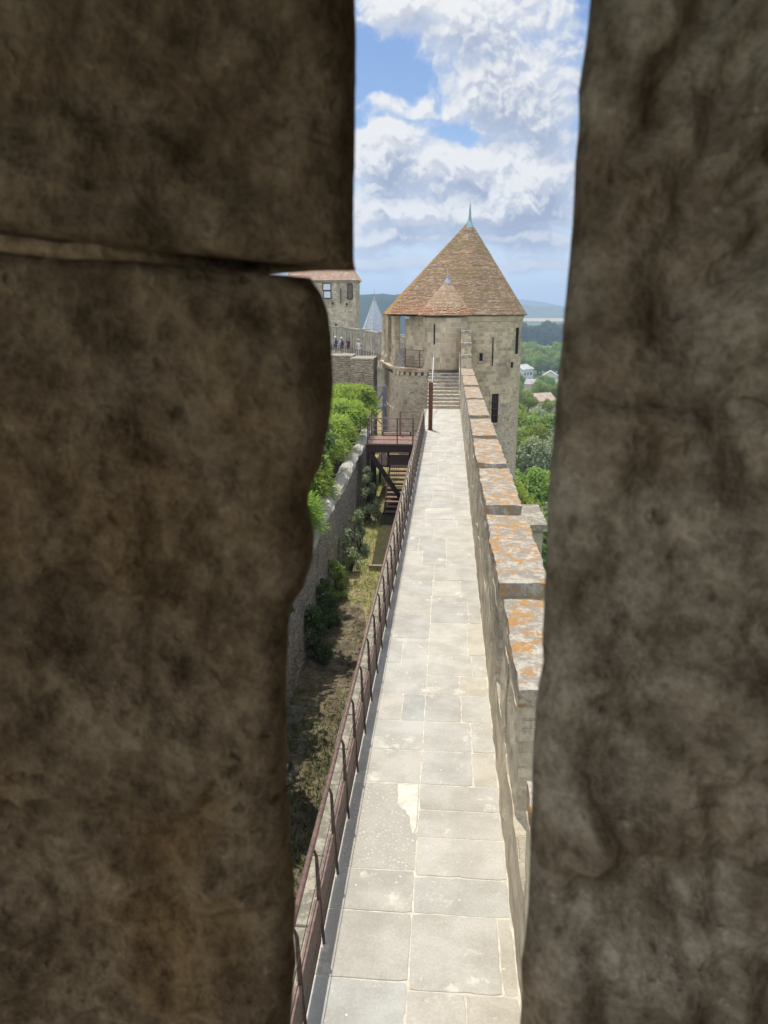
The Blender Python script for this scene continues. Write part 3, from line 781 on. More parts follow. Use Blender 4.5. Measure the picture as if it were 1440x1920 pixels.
# windows and slits of the drum: raised frames round black blocks that paint in the inner shade
def slit(px_dir, w, z0, z1, frame=None, deep=.10, name='arrow_slit', r0=3.21, cx=1.05, cy=47.0, mt=None, lintel=True):
    a = px_dir
    t = Vector((-math.sin(a), math.cos(a), 0)); n_ = Vector((math.cos(a), math.sin(a), 0))
    c0 = Vector((cx, cy, 0)) + n_ * r0
    mb = MB()
    def bx(u0, u1, d0, d1, a0, a1):
        p = [c0 + t * u + n_ * d for u, d in ((u0, d0), (u1, d0), (u1, d1), (u0, d1))]
        mb.prism([(q_.x, q_.y) for q_ in p][::-1] if (t.cross(n_)).z > 0 else [(q_.x, q_.y) for q_ in p], a0, a1)
    fw = frame or .05
    bx(-w / 2 - fw, -w / 2, -.1, .025, z0 - .03, z1 + .05); bx(w / 2, w / 2 + fw, -.1, .025, z0 - .03, z1 + .05)
    bx(-w / 2 - fw - .05, w / 2 + fw + .05, -.1, .03, z1 + .05, z1 + .22)
    if frame: bx(-w / 2 - fw - .03, w / 2 + fw + .03, -.1, .05, z0 - .15, z0 - .03)
    o = tpart(mb, name, mt or M['ashlar_old'])
    mb = MB()
    bx(-w / 2 + .002, w / 2 - .002, -.1, .012, z0 - .028, z1 + .048)
    mb.build('opening', M['dark'], o)
    return o
ang = lambda X: -math.acos(max(-1, min(1, (X - 1.05) / 3.21)))
slit(ang(2.44), .09, 1.95, 3.45)
slit(ang(3.86), .42, 2.55, 3.95, .12, name='window')
slit(ang(3.60), .26, 1.80, 2.05, .06, name='putlog_hole')
slit(ang(1.80), .20, 2.25, 2.60, .05, name='putlog_hole')
wnd = slit(ang(2.68), .46, -1.25, .32, .10, name='window')
mb = MB(); a = ang(2.68); t = Vector((-math.sin(a), math.cos(a), 0)); n_ = Vector((math.cos(a), math.sin(a), 0)); c0 = Vector((1.05, 47, 0)) + n_ * 3.245
for u in (-.11, 0, .11): mb.tube([c0 + t * u + Vector((0, 0, -1.25)), c0 + t * u + Vector((0, 0, .32))], .012, 6)
for z in (-.85, -.45, -.05): mb.tube([c0 + t * -.23 + Vector((0, 0, z)), c0 + t * .23 + Vector((0, 0, z))], .012, 6)
mb.build('grille', M['rust_dark'], wnd)

# stair turret
TX, TY, TR = -.17, 44.36, 1.30
mb = MB(); nn = 40; rr = []
plan = [(TX + TR * math.cos(a_), TY + TR * math.sin(a_)) for a_ in [math.pi + math.pi * k / 14 for k in range(15)]] + [(TX + TR, TY + 2.2), (TX - TR, TY + 2.2)]
mb.prism(plan, LZ - .02, WZ - .05)
turret = tpart(mb, 'stair_turret', M['ashlar'])
mb = MB(); cxs, cys = -.80, TY - math.sqrt(TR ** 2 - .63 ** 2) - .012
mb.box(cxs - .035, cxs + .035, cys - .03, cys + .2, 3.15, 4.22); mb.build('arrow_slit', M['dark'], turret)
# core walls of the porch side, with a darker recess
mb = MB(); mb.prism([(-2.52, 46.4), (-1.98, 45.55), (1.0, 45.3), (1.0, 52.5), (-2.9, 52.5)], LZ - .02, WZ - .02)
core = tpart(mb, 'gorge_wall', M['ashlar'])
mb = MB(); mb.prism([(-2.02, 45.95), (-1.44, 45.15), (-1.0, 45.3), (-1.0, 46.2)], LZ - .01, WZ - .06); mb.build('pilaster', M['ashlar'], core)
# porch piers
for (x, y, w) in ((-3.13, 46.45, .43), (-3.68, 48.55, .40), (-4.07, 50.75, .40)):
    mb = MB(); d = Vector((-.45, 1, 0)).normalized(); e = Vector((d.y, -d.x, 0)); h = w / 2; c0 = Vector((x, y, 0))
    def oc(s_): 
        k_ = s_ * .3
        return [((c0 + d * a_ + e * b_).x, (c0 + d * a_ + e * b_).y) for a_, b_ in ((-s_, -s_ + k_), (-s_, s_ - k_), (-s_ + k_, s_), (s_ - k_, s_), (s_, s_ - k_), (s_, -s_ + k_), (s_ - k_, -s_), (-s_ + k_, -s_))][::-1]
    mb.prism(oc(h + .07), LZ - .02, LZ + .34); mb.prism(oc(h + .07), LZ + .34, LZ + .52, oc(h)); mb.prism(oc(h), LZ + .52, WZ - .12, cap=False); mb.prism(oc(h), WZ - .12, WZ + .04, oc(h + .05))
    tpart(mb, 'pier', M['ashlar'])
# eave beam above the porch
mb = MB(); mb.bar((-3.32, 46.25, WZ + .06), (-1.2, 44.6, WZ + .06), .16, .12); mb.bar((-3.32, 46.25, WZ + .06), (-4.1, 51.2, WZ + .06), .16, .12)
tpart(mb, 'eave_beam', M['wood_dark'])
# balustrade stub of the porch
mb = MB(); mb.bar((-3.0, 47.0, LZ + .42), (-2.6, 49.5, LZ + .42), .18, .84); tpart(mb, 'balustrade', M['ashlar'])

# main roof: convex eave plan lofted to the apex in tile courses
AP = Vector((1.05, 47.0, 9.92)); EZ = 4.70
def hull(pts):
    pts = sorted(set(pts)); cr = lambda o_, a_, b_: (a_[0] - o_[0]) * (b_[1] - o_[1]) - (a_[1] - o_[1]) * (b_[0] - o_[0])
    lo = []
    for p in pts:
        while len(lo) > 1 and cr(lo[-2], lo[-1], p) <= 0: lo.pop()
        lo.append(p)
    up = []
    for p in reversed(pts):
        while len(up) > 1 and cr(up[-2], up[-1], p) <= 0: up.pop()
        up.append(p)
    return lo[:-1] + up[:-1]
F_, L1_, L2_ = (-3.62, 45.95), (-4.30, 51.3), (-3.1, 53.2)
circ = [(1.05 + 3.47 * math.cos(2 * math.pi * k / 90), 47 + 3.47 * math.sin(2 * math.pi * k / 90)) for k in range(90)]
eave = hull(circ + [F_, L1_, L2_])
dense = []
for (a_, b_) in zip(eave, eave[1:] + eave[:1]):
    n = max(1, int(math.dist(a_, b_) / .3))
    for k in range(n): dense.append((a_[0] + (b_[0] - a_[0]) * k / n, a_[1] + (b_[1] - a_[1]) * k / n))
def cone_roof(dense, apex, ez, courses, sel, name, mt, step=.018, frac=1.0, parent=None, sag=0.0, concave=0.0):
    """tile courses from eave to apex; sel(x,y) picks which eave segments belong to this mesh"""
    mb = MB(); n = len(dense)
    slope = math.hypot(math.dist(dense[0], (apex.x, apex.y)), apex.z - ez)
    for c_ in range(courses):
        t0 = frac * c_ / courses; t1 = frac * (c_ + 1) / courses
        per = 0
        for j in range(n):
            a_ = dense[j]; b_ = dense[(j + 1) % n]; w = math.dist(a_, b_)
            mx_, my_ = (a_[0] + b_[0]) / 2, (a_[1] + b_[1]) / 2
            if sel(mx_, my_):
                def pt(p, t, lift):
                    rr_ = 1 - t
                    z = ez + (apex.z - ez) * (t - concave * t * (1 - t))
                    jit = .014 * noise.noise(Vector((p[0] * 7, p[1] * 7, t * 90))) + .03 * noise.noise(Vector((p[0] * 1.2, p[1] * 1.2, t * 6))) * (1 - t)
                    return (apex.x + (p[0] - apex.x) * rr_, apex.y + (p[1] - apex.y) * rr_, z + lift + jit)
                i = mb.add([pt(a_, t0, step), pt(b_, t0, step), pt(b_, t1, 0), pt(a_, t1, 0)])
                k0 = 1 - t0; sh = (c_ % 2) * .05
                mb.face((i, i + 1, i + 2, i + 3), [(per * k0 + sh, t0 * slope), ((per + w) * k0 + sh, t0 * slope), ((per + w) * k0 + sh, t1 * slope), (per * k0 + sh, t1 * slope)])
                i2 = mb.add([pt(a_, t0, -.012), pt(b_, t0, -.012)])
                mb.face((i2, i2 + 1, i + 1, i), [(per * k0, t0 * slope - .02), ((per + w) * k0, t0 * slope - .02), ((per + w) * k0, t0 * slope), (per * k0, t0 * slope)])
            per += w
    return tpart(mb, name, mt, parent)
side = lambda x, y: (F_[0] - L1_[0]) * 0 + 1
def on_seg(p, a_, b_):
    d = abs((b_[0] - a_[0]) * (p[1] - a_[1]) - (b_[1] - a_[1]) * (p[0] - a_[0])) / math.dist(a_, b_)
    return d < .02 and min(a_[0], b_[0]) - .01 <= p[0] <= max(a_[0], b_[0]) + .01
gold = lambda x, y: on_seg((x, y), F_, L1_)
roof = cone_roof(dense, AP, EZ, 62, lambda x, y: not gold(x, y), 'roof', M['tile'], frac=.985)
cone_roof(dense, AP, EZ, 62, gold, 'hip_slope', M['tile_lichen_lit'], frac=.985)  # golden lichen tone with the sunlight on this slope painted in
mb = MB(); i = mb.add([(x, y, EZ - .02) for x, y in eave]); mb.face([i + k for k in reversed(range(len(eave)))])
i = mb.add([(x, y, EZ - .02) for x, y in dense] + [(x, y, EZ + .012) for x, y in dense]); n = len(dense)
for k in range(n): mb.face((i + k, i + (k + 1) % n, i + n + (k + 1) % n, i + n + k))
tpart(mb, 'soffit', M['wood_dark'])
# newer orange tiles low on the porch side of the roof
fr = lambda x, y: on_seg((x, y), F_, eave[(eave.index(F_) + 1) % len(eave)])
def patch_roof():
    mb = MB()
    seg = [p for p in dense if fr(*p) or p == F_]
    seg.sort(key=lambda p: p[0])
    co = 16
    for c_ in range(co):
        t0 = c_ / 62 * .985; t1 = (c_ + 1) / 62 * .985
        lim = len(seg) - 1
        for j in range(lim):
            a_, b_ = seg[j], seg[j + 1]
            if random.random() < .08 + .07 * max(0, c_ - 3) + .3 * max(0, j / lim - .6): continue
            pt = lambda p, t, l: (AP.x + (p[0] - AP.x) * (1 - t), AP.y + (p[1] - AP.y) * (1 - t) - .012, EZ + (AP.z - EZ) * t + l)
            i = mb.add([pt(a_, t0, .03), pt(b_, t0, .03), pt(b_, t1, .014), pt(a_, t1, .014)])
            mb.face((i, i + 1, i + 2, i + 3), [(a_[0] * 1.1, t0 * 6), (b_[0] * 1.1, t0 * 6), (b_[0] * 1.1, t1 * 6), (a_[0] * 1.1, t1 * 6)])
    tpart(mb, 'repaired_tiles', M['tile_orange'])
patch_roof()
# lead cap and spike
mb = MB(); mb.loft([ring(.36, 9.36, 20), ring(.26, 9.55, 20), ring(.15, 9.76, 20), ring(.09, 9.95, 20), ring(.055, 10.5, 20), ring(.02, 10.93, 20)], cap_top=True)
tpart(mb, 'finial', M['zinc'])
# turret roof
tcirc = [(TX + 1.60 * math.cos(2 * math.pi * k / 60), TY + 1.60 * math.sin(2 * math.pi * k / 60)) for k in range(60)]
tr_ = cone_roof(tcirc, Vector((TX + .03, TY - .05, 6.62)), EZ + .0, 22, lambda x, y: True, 'turret_roof', M['tile_turret'], frac=.90)
mb = MB(); i = mb.add([(x, y, EZ - .004) for x, y in tcirc]); mb.face([i + k for k in reversed(range(60))]); mb.build('soffit', M['wood_dark'], tr_)
mb = MB()
for c_ in range(7):
    for j in range(60):
        a_, b_ = tcirc[j], tcirc[(j + 1) % 60]
        if (a_[1] > TY) or (c_ > 2 and random.random() < .22 * (c_ - 2)) or random.random() < .25: continue
        t0 = c_ / 22 * .9; t1 = (c_ + 1) / 22 * .9; ap = Vector((TX + .03, TY - .05, 6.62))
        pt = lambda p, t, l: (ap.x + (p[0] - ap.x) * (1 - t) * 1.003, ap.y + (p[1] - ap.y) * (1 - t) * 1.003, EZ + (ap.z - EZ) * t + l)
        i = mb.add([pt(a_, t0, .03), pt(b_, t0, .03), pt(b_, t1, .014), pt(a_, t1, .014)])
        mb.face((i, i + 1, i + 2, i + 3), [(j * .16, t0 * 2.4), (j * .16 + .16, t0 * 2.4), (j * .16 + .16, t1 * 2.4), (j * .16, t1 * 2.4)])
mb.build('repaired_tiles', M['tile_orange'], tr_)
mb = MB(); TA = (TX + .03, TY - .05); mb.loft([ring(.24, 6.36, 16, *TA), ring(.16, 6.55, 16, *TA), ring(.05, 6.66, 16, *TA), ring(.03, 6.9, 16, *TA), ring(.012, 7.15, 16, *TA)], cap_top=True)
mb.build('finial', M['lead'], tr_)

# landing drum with corbel table
dplan = [(.70, 43.56), (.70, 53.3), (-4.45, 53.3), (-4.40, 50.6), (-3.72, 46.9), (-3.42, 45.7), (-3.02, 44.75), (-2.55, 44.1), (-1.95, 43.70), (-1.2, 43.56)][::-1]
def inset(pl, c, d): return [(x + (c[0] - x) / math.dist((x, y), c) * d, y + (c[1] - y) / math.dist((x, y), c) * d) for x, y in pl]
dc = (-.8, 47.5)
mb = MB(); mb.prism(inset(dplan, dc, .12), -.60, LZ - .42); mb.prism(inset(dplan, dc, .075), -14, -.60)
mb.prism(inset(dplan, dc, .30), LZ - .43, LZ - .19)
tpart(mb, 'landing_wall', M['rubble'])
mb = MB(); mb.prism(inset(dplan, dc, .03), LZ - .20, LZ - .10); mb.prism(inset(dplan, dc, -.02), LZ - .10, LZ - .006)
tpart(mb, 'landing_slab', M['ashlar'])
for (x, y) in [(-1.25, 43.62), (-1.62, 43.70), (-1.98, 43.80), (-2.30, 44.02), (-2.62, 44.25), (-2.88, 44.58), (-3.1, 45.0)]:
    mb = MB(); e = Vector((dc[0] - x, dc[1] - y, 0)).normalized(); p = Vector((x, y, LZ - .31))
    mb.bar(p, p + e * .4, .20, .21); tpart(mb, 'corbel', M['ashlar'])
mb = MB(); mb.box(-2.5, .7, 43.6, 45.4, LZ - .006, LZ); tpart(mb, 'landing_floor', M['deck'])

# stump of masonry, railing and lamp on the landing
mb = MB(); rough_block(mb, -2.98, -2.52, 45.05, 45.6, LZ - .004, LZ + .98, .02, .12, 77)
o = mb.build('stone_pillar', M['rubble_grey']); tag(o, 'squat grey stone pillar on the rim of the tower landing', 'pillar')
lr = thing('landing_railing', 'dark steel railing with three rails around the tower landing', 'railing', (-1.6, 44, LZ))
pts = [(-2.46, 44.75), (-1.62, 44.0), (-.95, 43.72)]
for x, y in pts:
    mb = MB(); mb.bar((x, y, LZ), (x, y, LZ + .98), .055, .03); o = mb.build('post', M['rust_dark'], lr); o.location = -Vector((-1.6, 44, LZ))
for z in (.97, .60, .42, .24):
    mb = MB()
    for a_, b_ in zip(pts, pts[1:]): mb.tube([(*a_, LZ + z), (*b_, LZ + z)], .018 if z > .9 else .012, 8)
    o = mb.build('rail', M['rust_dark'] if z > .9 else M['rust'], lr); o.location = -Vector((-1.6, 44, LZ))
fl = thing('floodlight', 'small grey floodlight fixed under the porch eave', 'lamp', (-2.38, 45.3, WZ - .05))
mb = MB(); mb.box(-.14, .14, -.09, .09, -.10, .03); bevel(mb.build('housing', M['lamp_grey'], fl), .015)
mb = MB(); mb.bar((0, .05, .02), (0, .12, .14), .04); mb.build('bracket', M['dark'], fl)

# ================================================================== WOODEN PLATFORM AND STAIR ON THE GARDEN SIDE
GZ = -3.2
pf = thing('platform', 'rust brown timber and steel platform beside the wall walk, railed on three sides', 'platform', (-2.2, 31, GZ))
PO = -Vector((-2.2, 31, GZ))
def fpart(mb, name, mt, parent=None, base=pf, off=PO):
    o = mb.build(name, mt, parent or base); o.location = off if parent is None else (0, 0, 0); return o
mb = MB()
for k in range(13): mb.box(-3.16, -1.29, 30.06 + k * .145, 30.06 + k * .145 + .135, -.13, -.09)
fpart(mb, 'deck', M['deck'])
mb = MB(); mb.box(-3.18, -1.28, 30.0, 30.05, -.42, -.13); mb.box(-3.2, -3.15, 30.05, 31.95, -.42, -.13); mb.box(-3.18, -1.28, 31.95, 32.0, -.42, -.13); fpart(mb, 'fascia', M['wood_dark'])
mb = MB(); mb.box(-3.18, -1.28, 29.985, 30.06, -.128, -.075); fpart(mb, 'nosing', M['rust'])
for (x, y) in ((-3.12, 30.12), (-1.42, 30.12), (-3.12, 31.9), (-1.42, 31.9)):
    mb = MB(); mb.box(x - .07, x + .07, y - .07, y + .07, GZ, -.42); fpart(mb, 'leg', M['wood_dark'])
mb = MB(); mb.bar((-3.05, 30.06, -.45), (-1.6, 30.06, -2.6), .16, .22, (0, 1, 0)); fpart(mb, 'brace', M['wood_dark'])
for (x, y) in ((-3.12, 30.03), (-1.95, 30.03), (-1.33, 30.03), (-3.16, 31.0), (-3.16, 31.95)):
    mb = MB(); mb.bar((x, y, -.1), (x, y, .93), .05, .03); fpart(mb, 'post', M['rust_dark'])
for z in (.92, .62, .44, .26, .08):
    mb = MB(); r_ = .024 if z > .9 else .012
    mb.tube([(-3.16, 31.95, z), (-3.14, 30.03, z), (-1.28, 30.03, z)], r_, 8); fpart(mb, 'rail', M['rust'] if z > .3 else M['rust_dark'])
# far-side gate rail with its red post
mb = MB(); mb.bar((-1.95, 32.0, -.1), (-1.95, 32.0, .95), .09, .06); mb.tube([(-1.95, 32.0, .93), (-1.28, 32.0, .93)], .022, 8); mb.tube([(-1.95, 32.0, .45), (-1.28, 32.0, .45)], .014, 8)
fpart(mb, 'gate_rail', M['rust'])

sw = thing('garden_stairs', 'dark switchback timber stairs descending under the platform to the garden', 'stairs', (-2.1, 33, GZ))
SO = -Vector((-2.1, 33, GZ))
def spart(mb, name, mt): o = mb.build(name, mt, sw); o.location = SO; return o
# upper flight climbs away from the camera, lower flight comes back towards it
def flight(x0, x1, y0, z0, y1, z1, n):
    for k in range(n):
        y = y0 + (y1 - y0) * (k + .5) / n; z = z0 + (z1 - z0) * (k + 1) / n
        mb = MB(); mb.box(x0, x1, y - .13, y + .13, z - .05, z); spart(mb, 'tread', M['deck'])
    for x in (x0 - .03, x1 + .03):
        mb = MB(); mb.bar((x, y0, z0 - .05), (x, y1, z1 - .05), .05, .26, (0, 0, 1)); spart(mb, 'stringer', M['wood_dark'])
flight(-2.5, -1.4, 30.6, GZ + .05, 33.9, -1.75, 11)
flight(-2.75, -1.60, 36.6, -1.75, 33.0, -.15, 12)
mb = MB(); mb.box(-3.25, -1.4, 33.9, 36.6, -1.83, -1.76); spart(mb, 'half_landing', M['wood_dark'])
for (x, y) in ((-3.2, 34.0), (-1.45, 34.0), (-3.2, 36.5), (-1.45, 36.5)):
    mb = MB(); mb.box(x - .05, x + .05, y - .05, y + .05, GZ, -1.83); spart(mb, 'leg', M['wood_dark'])
mb = MB()
for z in (-.85, -1.15, -1.45): mb.tube([(-3.22, 33.95, z), (-2.5, 33.95, z)], .016, 8)
for x in (-3.22, -2.9): mb.bar((x, 33.95, -1.8), (x, 33.95, -.85), .04)
spart(mb, 'railing', M['rust'])

# pale iron garden gate behind the stairs
gt = thing('garden_gate', 'low iron bar gate across the garden strip behind the stairs', 'gate', (-2.85, 38, GZ))
for k in range(9):
    mb = MB(); mb.bar((-.45 + k * .115, 0, .03), (-.45 + k * .115, 0, 1.12), .022); mb.build('bar', M['steel_blue'], gt)
mb = MB(); mb.bar((-.5, .0, 1.1), (.5, 0, 1.1), .035); mb.bar((-.5, 0, .12), (.5, 0, .12), .035); mb.build('frame', M['steel_blue'], gt)

# blue-grey steel stair tower against the drum
ss = thing('steel_stairs', 'blue grey steel access stair with barred railing in the corner by the tower', 'stairs', (-4.1, 42.6, GZ))
SB = Vector((-4.1, 42.6, GZ))
def bpart(mb, name): o = mb.build(name, M['steel_blue'], ss); o.location = -SB; return o
for (x, y) in ((-3.52, 42.5), (-4.5, 42.5), (-3.52, 43.6), (-4.5, 43.6)):
    mb = MB(); mb.box(x - .055, x + .055, y - .055, y + .055, GZ, .88 if x > -4 else .85); bpart(mb, 'post')
mb = MB(); mb.box(-4.6, -3.45, 42.4, 43.7, -.32, -.20); bpart(mb, 'landing')
mb = MB(); mb.bar((-4.6, 42.45, .84), (-3.5, 42.45, .88), .04); mb.bar((-4.6, 42.45, -.12), (-3.5, 42.45, -.12), .03)
for k in range(12): mb.bar((-4.55 + k * .09, 42.45, -.12), (-4.55 + k * .09, 42.45, .86), .014)
bpart(mb, 'railing')
mb = MB(); mb.bar((-4.0, 42.5, -.15), (-3.55, 42.5, .62), .05, .07); bpart(mb, 'handrail')
for a_, b_ in (((-4.45, 42.45, -.35), (-3.6, 42.45, -1.2)), ((-3.6, 42.45, -.35), (-4.45, 42.45, -1.2))):
    mb = MB(); mb.bar(a_, b_, .05); bpart(mb, 'brace')
mb = MB()
for k in range(9): mb.box(-4.6, -4.0, 40.6 + k * .22, 40.85 + k * .22, -2.3 + k * .22, -2.26 + k * .22)
bpart(mb, 'tread')

# ================================================================== GARDEN STRIP
def grid_sheet(name, xs, ys_, hf, mt, kind='structure'):
    mb = MB(); nx, ny = len(xs), len(ys_)
    i = mb.add([(x, y, hf(x, y)) for y in ys_ for x in xs])
    for b_ in range(ny - 1):
        for a_ in range(nx - 1):
            k = i + b_ * nx + a_
            mb.face((k, k + 1, k + nx + 1, k + nx), [(0, 0)] * 4, True)
    return tag(mb.build(name, mt), kind=kind)
lin = lambda a_, b_, n: [a_ + (b_ - a_) * k / (n - 1) for k in range(n)]
grid_sheet('garden_ground', lin(-30, -1.2, 60), lin(.5, 64, 120), lambda x, y: GZ + .05 * noise.noise(Vector((x, y, 0))) - (.02 if x > -3.6 else 0), M['garden'])
mb = MB(); n = 26
lit = [(-1.25, 3.0)] + [(-1.25, 16.6)] + [(-1.25 - 2.2 * k / n - .0, 16.7 + 6.2 * (k / n) ** .8 + random.uniform(-.5, .5)) for k in range(n + 1)] + [(-3.55, 3.0)]
i = mb.add([(x, y, GZ + .055 + .012 * noise.noise(Vector((x * 2, y * 2, 3)))) for x, y in lit]); mb.face([i + k for k in range(len(lit))])
tag(mb.build('leaf_litter_ground', M['litter']), kind='structure')
mb = MB(); mb.prism([(-2.40, 23.95), (-1.25, 23.95), (-1.25, 33.8), (-2.62, 33.8), (-2.58, 29)], GZ - .05, GZ + .058)  # darker rectangle of ground from under the platform to the board
tag(mb.build('dark_rect_ground', M['dark_ground']), kind='structure')
mb = MB(); mb.box(-2.46, -1.26, 23.80, 23.94, GZ, GZ + .16); tag(mb.build('edging_board', M['timber']), 'weathered timber board edging the dark ground rectangle in the garden', 'board')
# dead leaves and grass tufts: nobody could count them
mb = MB()
for k in range(5200):
    y = random.uniform(9, 38); x = random.uniform(-3.55, -1.3)
    if y > 24 and x > -2.45: continue
    gr = y > 23 or (y < 14 and random.random() < .7)
    if not gr or random.random() < .25:
        s_ = random.uniform(.02, .055); a_ = random.random() * 6.28; t = random.uniform(-.6, .6)
        c0 = Vector((x, y, GZ + .07)); u = Vector((math.cos(a_), math.sin(a_), t)) * s_; w = Vector((-math.sin(a_), math.cos(a_), random.uniform(-.5, .5))) * s_ * .6
        i = mb.add([c0 - u, c0 + w, c0 + u, c0 - w]); mb.face((i, i + 1, i + 2, i + 3), [(0, 0)] * 4)
tag(mb.build('leaf_litter', M['litter']), kind='stuff')
mb = MB()
for k in range(8200):
    y = random.uniform(9, 38); x = random.uniform(-3.6, -1.3)
    if (y > 24 and x > -2.45) or (15.5 < y < 22 and random.random() < .7): continue
    h = random.uniform(.03, .13); a_ = random.random() * 6.28; c0 = Vector((x, y, GZ + .02)); w = Vector((math.cos(a_), math.sin(a_), 0)) * .012
    tip = c0 + Vector((random.uniform(-.05, .05), random.uniform(-.05, .05), h + .03))
    i = mb.add([c0 - w, c0 + w, tip]); mb.face((i, i + 1, i + 2), [(0, 0)] * 3)
tag(mb.build('grass', M['leaf_yellow']), kind='stuff')
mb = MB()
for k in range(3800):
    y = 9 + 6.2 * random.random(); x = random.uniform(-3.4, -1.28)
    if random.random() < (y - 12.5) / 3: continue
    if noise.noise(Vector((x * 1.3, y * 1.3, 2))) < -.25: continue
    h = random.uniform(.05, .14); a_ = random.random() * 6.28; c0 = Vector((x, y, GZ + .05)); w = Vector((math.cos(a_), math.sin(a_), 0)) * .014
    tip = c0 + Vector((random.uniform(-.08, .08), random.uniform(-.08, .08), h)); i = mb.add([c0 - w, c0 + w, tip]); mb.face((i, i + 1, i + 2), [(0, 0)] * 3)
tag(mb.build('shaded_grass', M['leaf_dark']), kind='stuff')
# loose boulders at the foot of the wall
for k, (x, y, s_, lab) in enumerate([(-3.15, 14.2, .34, 'flat grey boulder lying in the leaf litter below the garden wall'), (-3.0, 12.2, .42, 'largest mossy boulder in the shaded litter near the arrow slit'), (-2.75, 13.2, .22, 'small dark boulder between two larger ones in the litter')]):
    mb = MB(); rows = []
    for a_ in range(9):
        ph = math.pi * (a_ + .5) / 9 - math.pi / 2; rr_ = []
        for b_ in range(14):
            t = 2 * math.pi * b_ / 14; p = Vector((math.cos(ph) * math.cos(t), math.cos(ph) * math.sin(t) * 1.3, math.sin(ph) * .55))
            p *= s_ * (1 + .5 * noise.noise(p * 1.7 + Vector((k * 5, 0, 0))) + .22 * noise.noise(p * 5 + Vector((k * 3, 2, 0)))); rr_.append((p.x, p.y, p.z))
        rows.append(rr_)
    mb.loft(rows, smooth=False, cap_top=True, cap_bot=True)
    o = mb.build('boulder', M['boulder']); o.location = (x, y, GZ + .02); tag(o, lab, 'boulder', 'boulders below the garden wall')

# garden wall with rounded rough cap
gw = thing('garden_wall', 'low rubble garden wall with pale rounded capping, leaning shrubs at its foot', 'wall', (-3.6, 20, GZ))
mb = MB()
wy = lin(4, 38, 110); nz = 9
grid = []
def wall_x(y): return -3.28 - .35 * max(0, min(1, (y - 16) / 20))
for y in wy:
    rowp = []
    for k in range(nz):
        z = GZ - .1 + (2.45 + .1) * k / (nz - 1)
        rowp.append((wall_x(y) - .04 * k / nz + .035 * noise.noise(Vector((y * 2, z * 2.5, 4))), y, z))
    grid.append(rowp)
ids = [mb.add(r_) for r_ in grid]
for a_, c_ in zip(ids, ids[1:]):
    for k in range(nz - 1): mb.face((a_ + k, c_ + k, c_ + k + 1, a_ + k + 1), [(grid[0][0][1] + (a_ / nz) * .31, k * .3), (grid[0][0][1] + (c_ / nz) * .31, k * .3), ((c_ / nz) * .31 + 4, k * .3 + .3), ((a_ / nz) * .31 + 4, k * .3 + .3)])
o = mb.build('wall', M['rubble_grey'], gw); o.location = -Vector((-3.6, 20, GZ))
mb = MB(); rows = []
for y in wy:
    rr_ = []
    for k in range(12):
        t = math.pi * k / 11
        rag = .05 * noise.noise(Vector((y * 3.1, k * .7, 1))) + .035 * noise.noise(Vector((y * 9, k, 7)))
        rr_.append((wall_x(y) - .25 + (.27 + rag) * math.cos(t), y, GZ + 2.40 + (.24 + rag) * math.sin(t) + .05 * math.sin(y * .9)))
    rows.append(rr_)
ids = [mb.add(r_) for r_ in rows]
for j, (a_, c_) in enumerate(zip(ids, ids[1:])):
    for k in range(11): mb.face((a_ + k, c_ + k, c_ + k + 1, a_ + k + 1), [(j * .31, k * .07), (j * .31 + .31, k * .07), (j * .31 + .31, k * .07 + .07), (j * .31, k * .07 + .07)])
o = mb.build('capping', M['cap'], gw); o.location = -Vector((-3.6, 20, GZ))
mb = MB(); mb.box(-6.5, -3.95, 4, 40, GZ, -1.15); tag(mb.build('garden_terrace', M['dark_ground']), kind='structure')

# ------------------------------------------------------------------ plants
def leaf_quad(mb, c, nrm, s_, asp=.55):
    u = nrm.cross(Vector((random.gauss(0, 1), random.gauss(0, 1), random.gauss(0, 1)))).normalized(); w = nrm.cross(u)
    i = mb.add([c - u * s_, c + w * s_ * asp, c + u * s_, c - w * s_ * asp]); mb.face((i, i + 1, i + 2, i + 3), [(0, 0)] * 4)

def rdir():
    v = Vector((random.gauss(0, 1), random.gauss(0, 1), random.gauss(0, 1))); return v.normalized()

def crown_mesh(rx, rz, lobes, nleaf, size, zc, lob=(.34, .5)):
    """clumped crown: leaves spread through lobes, gaps between them"""
    mb = MB(); L = []
    for k in range(lobes):
        d = rdir(); t = random.uniform(.35, .78)
        L.append((Vector((d.x * rx * t, d.y * rx * t, zc + d.z * rz * t)), random.uniform(*lob) * min(rx, rz)))
    for k in range(nleaf):
        c, r_ = random.choice(L); d = rdir()
        p = c + d * r_ * (random.random() ** .35) * (1 + .3 * noise.noise(d * 3 + c))
        nrm = (d + rdir() * .7 + Vector((0, 0, .35))).normalized()
        leaf_quad(mb, p, nrm, size * random.uniform(.6, 1.3))
    return mb

def trunk_mesh(h, r0, spread, n=5):
    mb = MB(); mb.tube([(0, 0, -.3), (.05, .02, h * .35), (0, .06, h * .65)], [r0, r0 * .75, r0 * .4], 8)
    for k in range(n):
        a_ = 2 * math.pi * k / n + random.uniform(-.4, .4); z = h * random.uniform(.3, .55)
        mb.tube([(0, 0, z), (math.cos(a_) * spread * .4, math.sin(a_) * spread * .4, z + h * .18), (math.cos(a_) * spread * .75, math.sin(a_) * spread * .75, z + h * .34)], [r0 * .5, r0 * .3, r0 * .12], 6)
    return mb

